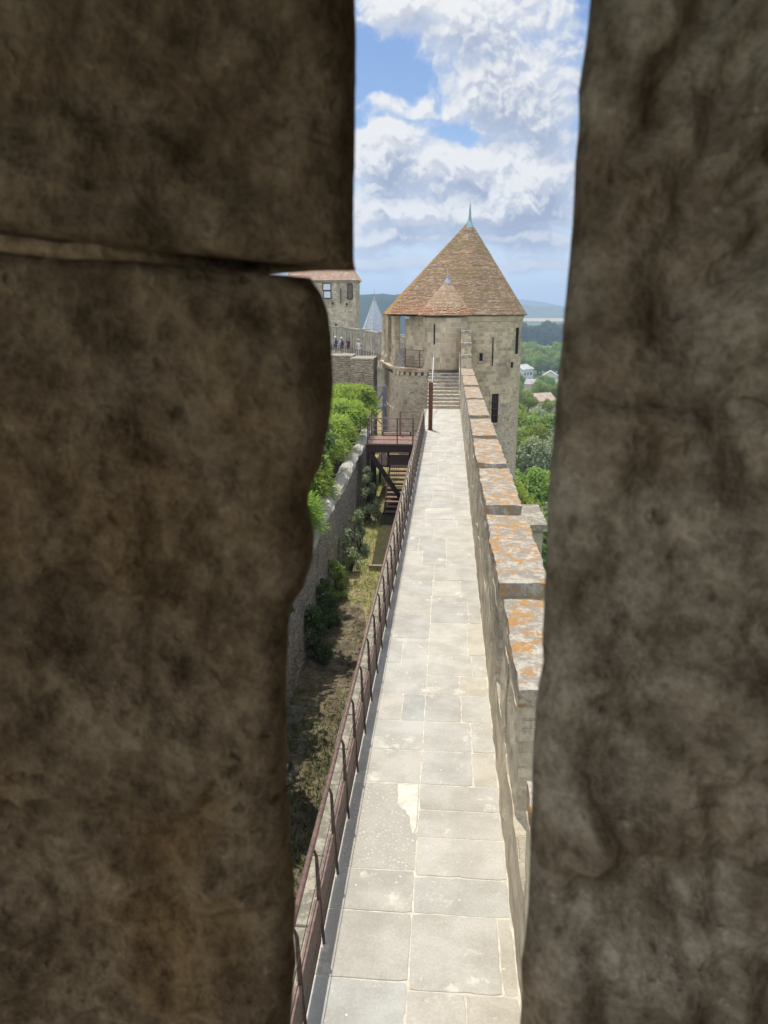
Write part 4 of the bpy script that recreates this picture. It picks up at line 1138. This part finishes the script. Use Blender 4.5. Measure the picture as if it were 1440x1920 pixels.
def make_tree(name, label, cat, h, rx, lobes, nleaf, size, mt, group=None, trunk=True, lob=(.34, .5), zc=None, rz=None):
    root = thing(name, label, cat, (0, 0, 0), 0, group)
    rz = rz or h * .36; zc = zc or h * .62
    crown_mesh(rx, rz, lobes, nleaf, size, zc, lob).build('crown', mt, root)
    if trunk: trunk_mesh(h, .035 * h + .05, rx).build('trunk', M['bark'], root)
    return root

used = set()
def plant(proto, x, y, z, s_, label, group=None):
    if proto.name in used: o = copy_tree(proto)
    else: o = proto; used.add(proto.name)
    o.location = (x, y, z); o.rotation_euler = (0, 0, random.uniform(0, 6.28)); o.scale = (s_ * random.uniform(.92, 1.08), s_ * random.uniform(.92, 1.08), s_ * random.uniform(.9, 1.1))
    o['label'] = label
    if group: o['group'] = group
    return o

# bright conifers spilling over the garden wall
def frond_mesh(rx, ry, rz, n, seed):
    mb = MB(); random.seed(seed)
    L = []
    for k in range(54):
        a_ = random.uniform(0, 6.28); t = math.sqrt(random.random())
        L.append((Vector((math.cos(a_) * rx * t * .8, math.sin(a_) * ry * t * .8, rz * (.25 + .62 * math.sqrt(max(0, 1 - t * t))) + random.uniform(-.15, .15))), random.uniform(.3, .55)))
    for k in range(n):
        c, r_ = random.choice(L); d = rdir()
        if d.z < -.3: d.z *= -1
        p = c + d * r_ * random.uniform(.35, 1)
        if p.z > rz * .84: p.z = rz * .84 + random.uniform(-.10, .07)
        out = Vector((d.x, d.y, .15 + d.z * .5)).normalized()
        l = random.uniform(.12, .30); w = out.cross(Vector((0, 0, 1)) + rdir() * .5).normalized() * l * .085
        mid = p + out * l * .6 + Vector((0, 0, .03)); tip = p + out * l + Vector((0, 0, -.22 * l))
        i = mb.add([p, mid - w, tip, mid + w]); mb.face((i, i + 1, i + 2, i + 3), [(0, 0)] * 4)
    # dark inner branches
    for k in range(10):
        a_ = random.uniform(0, 6.28); mb_t = Vector((math.cos(a_) * rx * .6, math.sin(a_) * ry * .6, rz * .7))
    return mb
con_labels = ['bright green conifer nearest the stone pier, flat topped', 'second feathery conifer on the garden wall, beside the platform railing', 'broad feathery conifer spilling over the middle of the garden wall',
              'feathery conifer above the pale capping, in front of the platform', 'shaded feathery conifer half hidden by the stone jamb', 'lowest dark feathery conifer at the edge of the stone jamb']
for k, (x, y, rx, ry, rz, zb) in enumerate([(-5.05, 38.6, 1.6, 2.3, 2.75, -1.15), (-5.15, 34.4, 1.65, 2.5, 2.45, -1.15), (-5.1, 30.3, 1.6, 2.5, 2.3, -1.15), (-5.0, 26.3, 1.5, 2.4, 2.3, -1.15), (-4.8, 22.6, 1.35, 2.3, 2.1, -1.15), (-4.65, 19.0, 1.3, 2.2, 1.85, -1.15)]):
    root = thing('conifer_bush', con_labels[k], 'conifer', (x, y, zb), 0, 'conifers along the garden wall')
    frond_mesh(rx, ry, rz, 27000, 50 + k).build('foliage', M['frond'], root)
    mb = MB(); mb.tube([(0, 0, -.2), (.03, 0, rz * .7)], [.09, .04], 8)
    for j in range(7):
        a_ = j * .9; mb.tube([(0, 0, .2), (math.cos(a_) * rx * .55, math.sin(a_) * ry * .55, rz * .6)], [.05, .02], 6)
    mb.build('stem', M['bark'], root)
random.seed(21)
# shrubs at the foot of the garden wall
def shrub(x, y, rx, rz, n, size, mt, label, group=None):
    root = thing('shrub', label, 'shrub', (x, y, GZ), 0, group)
    mb = MB(); L = []
    for k in range(16):
        t = random.random(); a_ = random.uniform(0, 6.28); w_ = rx * (.75 - .45 * t) * math.sqrt(random.random())
        L.append((Vector((math.cos(a_) * w_ - .1 * t, math.sin(a_) * w_ * 1.5, rz * 2 * (.08 + .86 * t))), random.uniform(.12, .26) * (1.1 - .5 * t)))
    for k in range(n):
        c, r_ = random.choice(L); d = rdir(); p = c + d * r_ * random.uniform(.3, 1.15) * (1 + .5 * noise.noise(d * 4 + c * 3))
        leaf_quad(mb, p, (d + rdir() * .8 + Vector((0, 0, .3))).normalized(), size * random.uniform(.5, 1.3), .4)
    mb.build('foliage', mt, root)
    mb = MB()
    for j in range(5): mb.tube([(0, 0, -.05), (math.cos(j * 1.3) * rx * .5, math.sin(j * 1.3) * rx * .5, rz * 1.1)], [.025, .01], 6)
    mb.build('stem', M['bark'], root); return root
shrub(-3.05, 29.6, .48, 1.25, 4200, .055, M['leaf_silver'], 'tall silver leaved shrub at the wall foot nearest the stairs')
shrub(-2.98, 25.6, .42, .85, 3200, .055, M['leaf_silver'], 'rounded silver leaved shrub, second from the stairs')
shrub(-3.02, 23.6, .40, .7, 2600, .055, M['leaf_silver'], 'olive green shrub below the middle of the garden wall')
shrub(-3.08, 21.2, .36, .6, 2400, .055, M['leaf'], 'dull green shrub hugging the wall above the sunlit grass')
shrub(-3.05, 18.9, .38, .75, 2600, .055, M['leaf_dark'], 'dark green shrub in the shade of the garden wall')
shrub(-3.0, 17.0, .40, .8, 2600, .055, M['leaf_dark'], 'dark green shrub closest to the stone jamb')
# tall cypresses left of the garden, whose shade falls over the near strip
cyp = make_tree('cypress', 'x', 'tree', 10.2, 1.9, 38, 12000, .16, M['leaf_dark'], 'cypresses by the garden', True, (.36, .5), 5.2, 4.8)
for k, (x, y) in enumerate([(-4.1, 6.2), (-4.15, 9.2), (-4.35, 12.2), (-4.95, 15.2)]):
    plant(cyp, x, y, GZ, 1.0, ['tall dark cypress nearest the slit tower', 'tall dark cypress second from the slit tower', 'tall dark cypress third from the slit tower', 'tall dark cypress closest to the bright conifers'][k])

rt = make_tree('garden_tree', 'x', 'tree', 7.6, 2.25, 30, 9000, .15, M['leaf_dark'], 'round trees behind the garden wall', True, (.36, .5), 5.7, 2.0)
for k, (x, y) in enumerate([(-5.05, 17.6), (-5.55, 20.6)]):
    plant(rt, x, y, GZ, 1.0, ['round dark tree behind the garden wall, nearer the slit tower', 'round dark tree behind the garden wall, nearer the platform'][k])

# ================================================================== CASTLE BEYOND
# stone pier behind the conifers
sp_ = thing('stone_pier', 'weathered block of thin coursed masonry behind the bright conifers', 'wall', (-6, 47, GZ))
for (x0, x1, y0, y1, t) in ((-5.78, -4.42, 46, 48.5, 2.12), (-9.5, -5.783, 47.0, 49, 2.22)):
    mb = MB(); rough_block(mb, x0, x1, y0, y1, GZ, t, .02, .25, x0); o = mb.build('wall', M['stack'], sp_); o.location = (6, -47, -GZ)
    mb = MB(); rough_block(mb, x0 - .03, x1 + .03, y0 - .03, y1, t - .005, t + .07, .012, .2, x0); o = mb.build('capping', M['kerb'], sp_); o.location = (6, -47, -GZ)

# curtain wall curving behind the tower
cw = thing('curtain_wall', 'curving pale curtain wall with crenellated parapet and a walk where four visitors stroll', 'wall', (-9, 76, GZ))
CO = (9, -76, -GZ)
path = [(-4.0, 62.5), (-5.3, 66.8), (-6.8, 70.8), (-8.5, 75.2), (-10.5, 80.5), (-12.9, 87.1), (-15.4, 92.5), (-18.5, 98.0)]
def offs(p, d):
    out = []
    for k, a_ in enumerate(p):
        t = (Vector(p[min(k + 1, len(p) - 1)]) - Vector(p[max(k - 1, 0)])).normalized(); out.append((a_[0] + t.y * d, a_[1] - t.x * d))
    return out
def strip_wall(mb, p, d0, d1, z0, z1, zf=None):
    a_ = offs(p, d0); b_ = offs(p, d1)
    for k in range(len(p) - 1):
        q4 = [a_[k], b_[k], b_[k + 1], a_[k + 1]]
        mb.prism(q4, z0, z1(k) if callable(z1) else z1)
dp = []
for a_, b_ in zip(path, path[1:]):
    for k in range(4): dp.append((a_[0] + (b_[0] - a_[0]) * k / 4, a_[1] + (b_[1] - a_[1]) * k / 4))
dp.append(path[-1])
mb = MB(); strip_wall(mb, dp, .18, 2.9, -9, -.30); o = mb.build('wall', M['curtain'], cw); o.location = CO
mb = MB(); strip_wall(mb, dp, 0, 2.9, -.18, -.02); o = mb.build('walk_slab', M['kerb'], cw); o.location = CO
mb = MB(); a0 = offs(dp, .0); a1 = offs(dp, .25)
for k in range(0, len(dp) - 1):
    for s_ in (.25, .75):
        p = Vector(a0[k]).lerp(Vector(a0[k + 1]), s_); r_ = Vector(a1[k]).lerp(Vector(a1[k + 1]), s_)
        mb.bar((p.x, p.y, -.27), (r_.x, r_.y, -.27), .3, .2)
o = mb.build('corbel', M['curtain'], cw); o.location = CO; o['kind'] = 'stuff'
for k in range(len(dp) - 1):
    seg = [dp[k], dp[k + 1]]
    zt = 2.45 + .035 * k * .4 + (.12 if k % 5 == 2 else 0)
    mb = MB(); tA = Vector(seg[0]); tB = Vector(seg[1])
    sub = [(0, .36), (.50, .88)] if k % 2 else [(0, .55), (.72, 1.0)]
    for (f0, f1) in sub:
        s2 = [tuple(tA.lerp(tB, f0)), tuple(tA.lerp(tB, f1))]; strip_wall(mb, s2, 2.25, 2.85, .55, zt - .45)
    strip_wall(mb, seg, 2.25, 2.85, -.02, .55)
    strip_wall(mb, seg, 2.25, 2.85, zt - .45, zt - .1)
    o = mb.build('merlon', M['curtain'], cw); o.location = CO
    mb = MB(); strip_wall(mb, seg, 2.2, 2.9, zt - .1, zt); mb.build('coping', M['kerb'], o)
# its railing
fr_ = thing('walk_railing', 'row of dark steel posts with thin rails edging the far wall walk', 'railing', (-9, 76, 0))
a0 = offs(dp, .12)
for k in range(len(dp) - 1):
    for s_ in (.1, .6):
        p = Vector(a0[k]).lerp(Vector(a0[k + 1]), s_); mb = MB(); mb.bar((p.x, p.y, -.02), (p.x, p.y, 1.05), .075, .05)
        o = mb.build('post', M['rust_dark'], fr_); o.location = (9, -76, 0)
for z in (1.03, .55):
    mb = MB(); mb.tube([(x, y, z) for x, y in a0], .016, 6); o = mb.build('rail', M['rust_dark'], fr_); o.location = (9, -76, 0)

# hip-roofed gate tower
t2 = thing('square_tower', 'square dark stone tower with hipped red tile roof behind the curtain wall', 'tower', (-16, 108, -3))
T2 = (16, -108, 3)
mb = MB(); rough_block(mb, -21.5, -12.4, 105, 109.5, -8, 8.15, .06, .5, 9); o = mb.build('wall', M['old_tower'], t2); o.location = T2
mb = MB(); mb.box(-21.7, -12.27, 104.85, 109.65, 8.15, 8.42); o = mb.build('cornice', M['curtain'], t2); o.location = T2
mb = MB(); e0, e1, f0_, f1_ = -21.95, -12.05, 104.6, 109.9
i = mb.add([(e0, f0_, 8.42), (e1, f0_, 8.42), (e1, f1_, 8.42), (e0, f1_, 8.42), (-14.6, 107.25, 12.4), (-19.4, 107.25, 12.4)])
for q4 in ((i, i + 1, i + 4, i + 5), (i + 1, i + 2, i + 4), (i + 2, i + 3, i + 5, i + 4), (i + 3, i, i + 5), (i + 3, i + 2, i + 1, i)): mb.face(q4)
o = mb.build('roof', M['tile_far'], t2); o.location = T2
def t2win(x0, x1, z0, z1, mt, name, frame=.09):
    mb = MB()
    mb.box(x0 - frame, x0, 104.86, 105.1, z0 - frame, z1 + frame); mb.box(x1, x1 + frame, 104.86, 105.1, z0 - frame, z1 + frame); mb.box(x0, x1, 104.86, 105.1, z1, z1 + frame); mb.box(x0, x1, 104.86, 105.1, z0 - frame, z0)
    o = mb.build(name, M['dark'] if name == 'window' and mt != M['dark'] else M['old_tower'], t2); o.location = T2
    mb = MB(); mb.box(x0 + .004, x1 - .004, 104.9, 105.1, z0 + .004, z1 - .004); mb.build('opening' if mt == M['dark'] else 'shutter', mt, o)
M['shutter'] = plain('pale grey shutter', (.62, .63, .68), .6, .05); M['plank'] = plain('brown plank shutter', (.15, .12, .095), .8)
t2win(-16.7, -15.75, 7.2, 8.0, M['shutter'], 'window'); t2win(-16.65, -15.75, 6.2, 7.02, M['shutter'], 'window')
t2win(-14.46, -14.34, 5.5, 7.4, M['dark'], 'arrow_slit', .05); t2win(-13.4, -12.9, 6.1, 7.9, M['plank'], 'window', .1)
for (x, z) in ((-15.5, 5.3), (-13.6, 5.2), (-15.1, 2.55)): t2win(x - .13, x + .13, z, z + .35, M['dark'], 'putlog_hole', .05)

# slate spire
sl = thing('slate_spire', 'pointed grey slate cone roof of a turret showing above the curtain wall', 'turret', (-11.36, 120, -8))
mb = MB(); n = 8
r8 = lambda r_, z: [(r_ * math.cos(2 * math.pi * (k + .0) / n - math.pi / 2), r_ * math.sin(2 * math.pi * k / n - math.pi / 2), z) for k in range(n)]
SZ = 8
mb.loft([r8(3.1, SZ - 1.5), r8(.18, SZ + 6.0)], [0, 8.1], smooth=False, cap_bot=True); mb.build('roof', M['slate'], sl)
mb = MB(); mb.loft([r8(2.2, -2), r8(2.2, SZ - 1.52)], [0, 8], smooth=False); mb.build('wall', M['curtain'], sl)
mb = MB(); mb.loft([r8(.26, SZ + 5.75), r8(.10, SZ + 6.35), r8(.05, SZ + 6.6)], smooth=False); mb.tube([(0, 0, SZ + 6.3), (0, 0, SZ + 7.55)], [.05, .03], 6); mb.build('finial', M['lead'], sl)
mb = MB()
for k in range(8):
    a_ = 2 * math.pi * k / n - math.pi / 2; mb.tube([(3.1 * math.cos(a_), 3.1 * math.sin(a_), SZ - 1.48), (.2 * math.cos(a_), .2 * math.sin(a_), SZ + 6.0)], .03, 6)
mb.build('ridge_lead', M['lead'], sl)

# ------------------------------------------------------------------ the four visitors
def skin_obj(name, verts, edges, rad, mt, parent, root=0, sub=1):
    me = bpy.data.meshes.new(name); me.from_pydata(verts, edges, [])
    me.materials.append(mt)
    o = bpy.data.objects.new(name, me); COL.objects.link(o); o.parent = parent
    o.modifiers.new('skin', 'SKIN').use_smooth_shade = True
    for sv, r_ in zip(me.skin_vertices[0].data, rad): sv.radius = r_ if isinstance(r_, tuple) else (r_, r_)
    me.skin_vertices[0].data[root].use_root = True
    s_ = o.modifiers.new('sub', 'SUBSURF'); s_.levels = sub; s_.render_levels = 2
    return o
M['skin'] = plain('skin', (.45, .27, .19), .6, .08); M['hair'] = plain('dark hair', (.03, .02, .015), .7)
def person(label, loc, rz, shirt, pants, hat=None, pack=None, long_pants=False, stride=.16, hair=(.04, .028, .02)):
    r = thing('person', label, 'person', loc, rz, 'visitors on the far wall walk')
    V = [(0, 0, .93), (0, 0, 1.15), (0, .01, 1.38), (0, .015, 1.50), (0, .03, 1.57), (0, .04, 1.68),
         (.17, 0, 1.40), (.24, .02, 1.14), (.23, .10, .92), (-.17, 0, 1.40), (-.25, -.01, 1.14), (-.24, .06, .92),
         (.09, 0, .88), (.10, stride * .6, .50), (.10, stride * .3, .10), (.11, stride * .3 + .14, .04), (-.09, 0, .88), (-.10, -stride * .1, .50), (-.10, -stride, .12), (-.11, -stride + .13, .04), (0, .055, 1.62), (.24, .13, .84), (-.24, .09, .84)]
    E_ = [(0, 1), (1, 2), (2, 3), (3, 4), (4, 20), (20, 5), (2, 6), (6, 7), (7, 8), (8, 21), (2, 9), (9, 10), (10, 11), (11, 22), (0, 12), (12, 13), (13, 14), (14, 15), (0, 16), (16, 17), (17, 18), (18, 19)]
    rad = [(.15, .11), (.135, .10), (.16, .11), .055, .075, .075, .06, .045, .035, .06, .045, .035, .085, .058, .04, .035, .085, .058, .04, .035, .10, .03, .03]
    skin_obj('body', V, E_, rad, M['skin'], r)
    ms = plain('shirt cloth', shirt, .85, .08, 12)
    skin_obj('shirt', [V[0], V[1], V[2], (0, .01, 1.46), V[6], (.215, .01, 1.22), V[9], (-.22, 0, 1.22)], [(0, 1), (1, 2), (2, 3), (2, 4), (4, 5), (2, 6), (6, 7)], [(.175, .135), (.16, .125), (.185, .135), .075, .078, .068, .078, .068], ms, r)
    mp = plain('trouser cloth', pants, .85, .08, 12)
    lo = .12 if long_pants else .48
    k1 = V[14] if long_pants else (.10, stride * .55, .52); k2 = V[18] if long_pants else (-.10, -stride * .1, .52)
    vs = [V[0], V[12], V[13] if long_pants else (.098, stride * .35, .66), k1, V[16], V[17] if long_pants else (-.098, -stride * .06, .66), k2]
    skin_obj('trousers', vs, [(0, 1), (1, 2), (2, 3), (0, 4), (4, 5), (5, 6)], [(.165, .13), .108, .085, .07 if long_pants else .085, .108, .085, .07 if long_pants else .085], mp, r)
    skin_obj('hair', [(0, -.02, 1.66), (0, .0, 1.71), (0, .05, 1.745)], [(0, 1), (1, 2)], [.085, .095, .07], plain('hair tone', hair, .7), r)
    if hat:
        mb = MB(); rg = lambda q_, z: [(q_ * math.cos(2 * math.pi * k / 18), .03 + q_ * math.sin(2 * math.pi * k / 18), z) for k in range(18)]
        mb.loft([rg(.17, 1.705), rg(.165, 1.72), rg(.115, 1.735), rg(.112, 1.80), rg(.07, 1.845)], cap_top=True, cap_bot=True); mb.build('hat', plain('hat cloth', hat, .85), r)
    if pack:
        mb = MB(); sec_ = []
        for z, w, d in ((.98, .12, .05), (1.02, .15, .10), (1.2, .155, .12), (1.38, .14, .10), (1.45, .10, .05)):
            sec_.append([(w * math.cos(2 * math.pi * k / 16) * 1.05, -.17 + d * math.sin(2 * math.pi * k / 16), z) for k in range(16)])
        mb.loft(sec_, cap_top=True, cap_bot=True); bp = mb.build('backpack', plain('pack cloth', pack, .8), r)
        mb = MB()
        for s_ in (-.1, .1): mb.tube([(s_, -.12, 1.42), (s_ * 1.1, 0, 1.53), (s_ * 1.1, .12, 1.4)], .022, 6)
        mb.build('strap', bp.data.materials[0], bp)
    return r
person('visitor in pale blue shirt and cap with dark blue backpack, leftmost on the far walk', (-13.0, 89.8, -.02), .55, (.45, .52, .66), (.06, .07, .14), (.68, .70, .58), (.04, .05, .13), False, .2)
person('visitor in white shirt and dark shorts with navy backpack, beside the blue shirted one', (-11.95, 87.4, -.02), .5, (.62, .62, .74), (.06, .06, .11), (.66, .64, .60), (.035, .03, .09))
person('bareheaded visitor with maroon and black backpack, third from the left', (-11.15, 86.7, -.02), .45, (.16, .06, .08), (.03, .03, .045), None, (.075, .025, .045), False, .12)
person('visitor all in white with pale hat and long trousers, nearest on the far walk', (-9.45, 82.4, -.02), .4, (.72, .71, .68), (.66, .65, .68), (.48, .46, .38), None, True, .14)

# ================================================================== COUNTRY OUTSIDE
def sm(t): t = max(0, min(1, t)); return t * t * (3 - 2 * t)
def H_(x, y):
    h = -12 - 6 * sm((y - 30) / 90) - 13 * sm((y - 90) / 320)
    if x < 3: h = min(h, -12 - 19 * sm((y - 120) / 320))
    h += .6 * noise.noise(Vector((x * .02, y * .02, 0)))
    return h
xs = [-2600, -1800, -1200, -800, -500, -300, -180, -110, -70] + lin(-50, 160, 64) + [185, 220, 270, 340, 450, 600, 800, 1200, 1800, 2600]
yy_ = [-120, -60, -20] + lin(0, 200, 60) + lin(210, 700, 60) + [760, 850, 1000, 1200, 1500, 1900, 2400, 3000, 3700]
grid_sheet('ground', xs, yy_, H_, M['terrain'])
def sheet(name, x0, x1, y0, y1, lift, mt, n=24):
    return grid_sheet(name, lin(x0, x1, n), lin(y0, y1, n), lambda x, y: H_(x, y) + lift, mt)
sheet('wheat_field', 90, 700, 1830, 2330, 1.3, M['wheat'])
sheet('green_field', 40, 260, 668, 735, .5, M['grass_field'])
sheet('bare_field', 55, 260, 575, 664, .6, M['dry_field'])
sheet('pasture_field', -130, -30, 560, 760, .6, M['grass_field'])
def hill(name, x0, x1, y0, y1, top, mt, nx=90, ny=14, rough=3.5):
    def hf(x, y):
        t = (y - y0) / (y1 - y0)
        return -34 + (top(x) + 34) * sm(min(1, t * 1.35)) + rough * noise.fractal(Vector((x * .018, y * .018, 2)), 1, 2, 5) * (1 if t > .02 else 0)
    return grid_sheet(name, lin(x0, x1, nx), lin(y0, y1, ny), hf, mt)
hill('wooded_hill', 60, 900, 2380, 2750, lambda x: 4 + 5 * math.sin(x * .012) + (x - 250) * .004, M['hill_wood'], 160, 20, 5)
hill('left_wooded_hill', -560, 0, 800, 1150, lambda x: 15.5 - 3 * math.sin(x * .018) + (x + 100) * -.008, M['hill_dark'], 140, 24, 5)
hill('blue_mountain_hills', -1500, 1500, 3000, 3600, lambda x: 30 + 9 * math.sin(x * .006 + 1.2) - 22 * sm((x - 300) / 240), M['hill_far'], 160, 14, 3)

tA = make_tree('broadleaf_tree', 'x', 'tree', 9, 3.3, 26, 7500, .21, M['leaf'])
tB = make_tree('broadleaf_tree', 'x', 'tree', 8.5, 3.6, 32, 7500, .20, M['leaf_yellow'])
tC = make_tree('broadleaf_tree', 'x', 'tree', 9.5, 3.1, 26, 7500, .21, M['leaf_dark'])
tS = make_tree('silver_tree', 'x', 'tree', 8, 3.0, 26, 6500, .19, M['leaf_silver'])
tF = make_tree('poplar_tree', 'x', 'tree', 18, 4.6, 40, 6500, .55, M['leaf_dark'], None, True, (.35, .55), 8.8, 8.6)
tP = make_tree('pointed_tree', 'x', 'tree', 12, 1.5, 22, 2500, .35, M['leaf_dark'], None, True, (.4, .6), 6.2, 5.6)
NEARW = 'trees in the wood below the round tower'
def tree_at(d, px, top, proto, ph, label, group):
    """stand a tree of natural height ph so its crown reaches height top"""
    x = px * d; z = H_(x, d); s_ = max(.35, (top - z) / ph); return plant(proto, x, d, z, s_, label, group)
random.seed(5)
rows = [(46, (.085, .115, .145), -6.6), (54, (.095, .125, .15), -7.2), (63, (.085, .11, .14), -7.6), (73, (.09, .12, .148), -8.4), (84, (.086, .113, .14), -8.8), (97, (.09, .118, .145), -9.6), (112, (.087, .112, .14), -10.3), (128, (.09, .115, .142), -11.2)]
lbl = {id(tA): 'leafy mid green tree in the wood below the round tower', id(tB): 'yellow green tree in the wood below the round tower', id(tC): 'dark green tree in the wood below the round tower', id(tS): 'silvery green tree in the wood below the round tower'}
hts = {id(tA): 9, id(tB): 8.5, id(tC): 9.5, id(tS): 8}
for d, pxs, top in rows:
    for p in pxs:
        pr = random.choices([tA, tB, tC, tS], [4, 4 if d < 75 or d > 110 else 1.5, 1.2, 2.5])[0]
        tree_at(d + random.uniform(-3, 3), p + random.uniform(-.006, .006), top + random.uniform(-.8, .8), pr, hts[id(pr)], lbl[id(pr)], NEARW)
for d, pxs, top, pr in [(190, (.09, .105, .13, .145), -15, tB), (215, (.085, .10, .118, .138), -15.5, tA), (245, (.088, .108, .125, .145), -18, tA), (280, (.09, .112, .13, .146), -19, tA), (300, (.086, .12), -20, tA)]:
    for p in pxs: tree_at(d + random.uniform(-8, 8), p + random.uniform(-.003, .003), top + random.uniform(-1.5, 1), pr, hts[id(pr)], 'small round tree among the houses in the valley', 'trees among the valley houses')
for d, pxs, top, pr in [(400, (.108, .118, .128, .142), -19, tA), (430, (.096, .106, .116, .128, .14), -17, tB), (465, (.09, .1, .112, .122, .134, .146), -15.5, tA), (500, (.094, .104, .114), -15, tA), (520, (.122, .134), -21, tC)]:
    for p in pxs: tree_at(d + random.uniform(-8, 8), p + random.uniform(-.003, .003), top + random.uniform(-2, 1.5), pr, hts[id(pr)], 'round tree in the grove behind the white house', 'trees in the grove behind the white house')
k = 0
for d in (735, 752, 770, 790):
    p = .085
    while p < .158:
        tree_at(d + random.uniform(-6, 6), p + random.uniform(-.002, .002), -12 + random.uniform(-3.5, 2.5) + (d - 735) * .03, tF, 18, 'tall dark tree in the long belt between the fields', 'trees in the belt between the fields'); p += .0088
for d, p in ((640, -.058), (655, -.062), (668, -.055), (690, -.06), (630, -.052), (610, -.066), (720, -.066), (700, -.05)):
    tree_at(d, p, -19 + random.uniform(-3, 3), tF, 18, 'dark tree in the valley seen through the tower porch', 'trees seen through the porch')
tree_at(640, .0975, -17, tP, 12, 'single dark pointed tree at the edge of the green field', None)
tree_at(560, -.0585, -19, tP, 12, 'slim dark pointed tree seen through the tower porch', None)

# valley houses
M['wall_white'] = plain('white render', (.58, .57, .53), .85, .1, .8); M['wall_tan'] = plain('tan render', (.50, .38, .29), .85, .08, .6); M['roof_grey'] = plain('grey sheet roof', (.34, .32, .31), .8, .1, .5)
M['roof_pale'] = plain('pale roof', (.46, .45, .43), .8, .12, .5); M['roof_clay'] = plain('clay roof', (.42, .31, .24), .85, .12, .6); M['pane'] = plain('dark window glass', (.03, .035, .045), .2, .1, 2, .5)
def house(label, x, y, rz, w, l, h, rh, wm, rm, wins, cat='house', group=None):
    z = H_(x, y); r = thing('house', label, cat, (x, y, z), rz, group)
    mb = MB(); i = mb.add([(-w / 2, -l / 2, -.5), (w / 2, -l / 2, -.5), (w / 2, l / 2, -.5), (-w / 2, l / 2, -.5), (-w / 2, -l / 2, h), (w / 2, -l / 2, h), (w / 2, l / 2, h), (-w / 2, l / 2, h), (-w / 2, 0, h + rh), (w / 2, 0, h + rh)])
    for f in ((i, i + 1, i + 5, i + 4), (i + 2, i + 3, i + 7, i + 6), (i + 1, i + 2, i + 6, i + 9, i + 5), (i + 3, i, i + 4, i + 8, i + 7)): mb.face(f)
    mb.build('wall', wm, r)
    mb = MB(); ov = .35; sl_ = rh / (l / 2)
    for s_ in (-1, 1):
        i = mb.add([(-w / 2 - ov, s_ * (l / 2 + ov), h - sl_ * ov + .05), (w / 2 + ov, s_ * (l / 2 + ov), h - sl_ * ov + .05), (w / 2 + ov, 0, h + rh + .05), (-w / 2 - ov, 0, h + rh + .05)])
        i2 = mb.add([p + Vector((0, 0, .15)) for p in mb.v[i:i + 4]])
        top = (i2, i2 + 1, i2 + 2, i2 + 3); mb.face(top if s_ < 0 else top[::-1]); bt = (i + 3, i + 2, i + 1, i); mb.face(bt if s_ < 0 else bt[::-1])
        for a_, b_ in ((0, 1), (1, 2), (3, 0)): mb.face((i + a_, i + b_, i2 + b_, i2 + a_))
    mb.build('roof', rm, r)
    for (wx, wz, ww, wh) in wins:
        mb = MB(); mb.box(wx - ww / 2, wx + ww / 2, -l / 2 - .03, -l / 2 + .05, wz, wz + wh); mb.build('window', M['pane'], r)
    return r
house('white two storey house at the foot of the slope, beside the tower edge', 34.2, 372, .9, 9, 8, 6.6, 1.8, M['wall_white'], M['roof_pale'], [(-2.5, 3.8, 1, 1.3), (0, 3.8, 1, 1.3), (2.5, 3.8, 1, 1.3), (-2.5, .9, 1, 1.5), (1.5, .9, 1, 1.5)])
house('long low building with grey sheet roof in the valley', 40, 330, -.05, 16, 9, 3.0, 1.7, M['wall_tan'], M['roof_grey'], [(-4, 1, 1.4, 1.2), (0, 1, 1.4, 1.2), (4, 1, 1.4, 1.2)])
house('white gabled shed behind the grey roofed building', 46, 356, 1.45, 7, 7, 4.5, 2.2, M['wall_white'], M['roof_pale'], [(0, 2.2, 1.2, 1.2)])
house('small clay roofed house nearest the wood', 23.8, 205, .5, 6.5, 6, 3.2, 1.6, M['wall_tan'], M['roof_clay'], [(-1.5, 1.2, .9, 1.1), (1.5, 1.2, .9, 1.1)])
house('long tan brick building with a row of dark openings before the bare field', 74, 566, -.02, 34, 9, 5.2, 1.6, M['wall_tan'], M['roof_clay'], [(-14 + 3.1 * k, 1.2, 1.2, 2.4) for k in range(10)])

# ================================================================== AIR
m = bpy.data.materials.new('haze air'); m.use_nodes = True; t = m.node_tree; t.nodes.clear(); q = G(t)
pvn = q.n('VolumePrincipled', {'Color': (.58, .76, 1.0, 1), 'Density': .00045, 'Anisotropy': .15})
o_ = t.nodes.new('ShaderNodeOutputMaterial'); t.links.new(pvn.outputs[0], o_.inputs['Volume'])
mb = MB(); mb.box(-2800, 2800, -300, 3900, -46, 90)
hz = tag(mb.build('haze', m), kind='stuff')
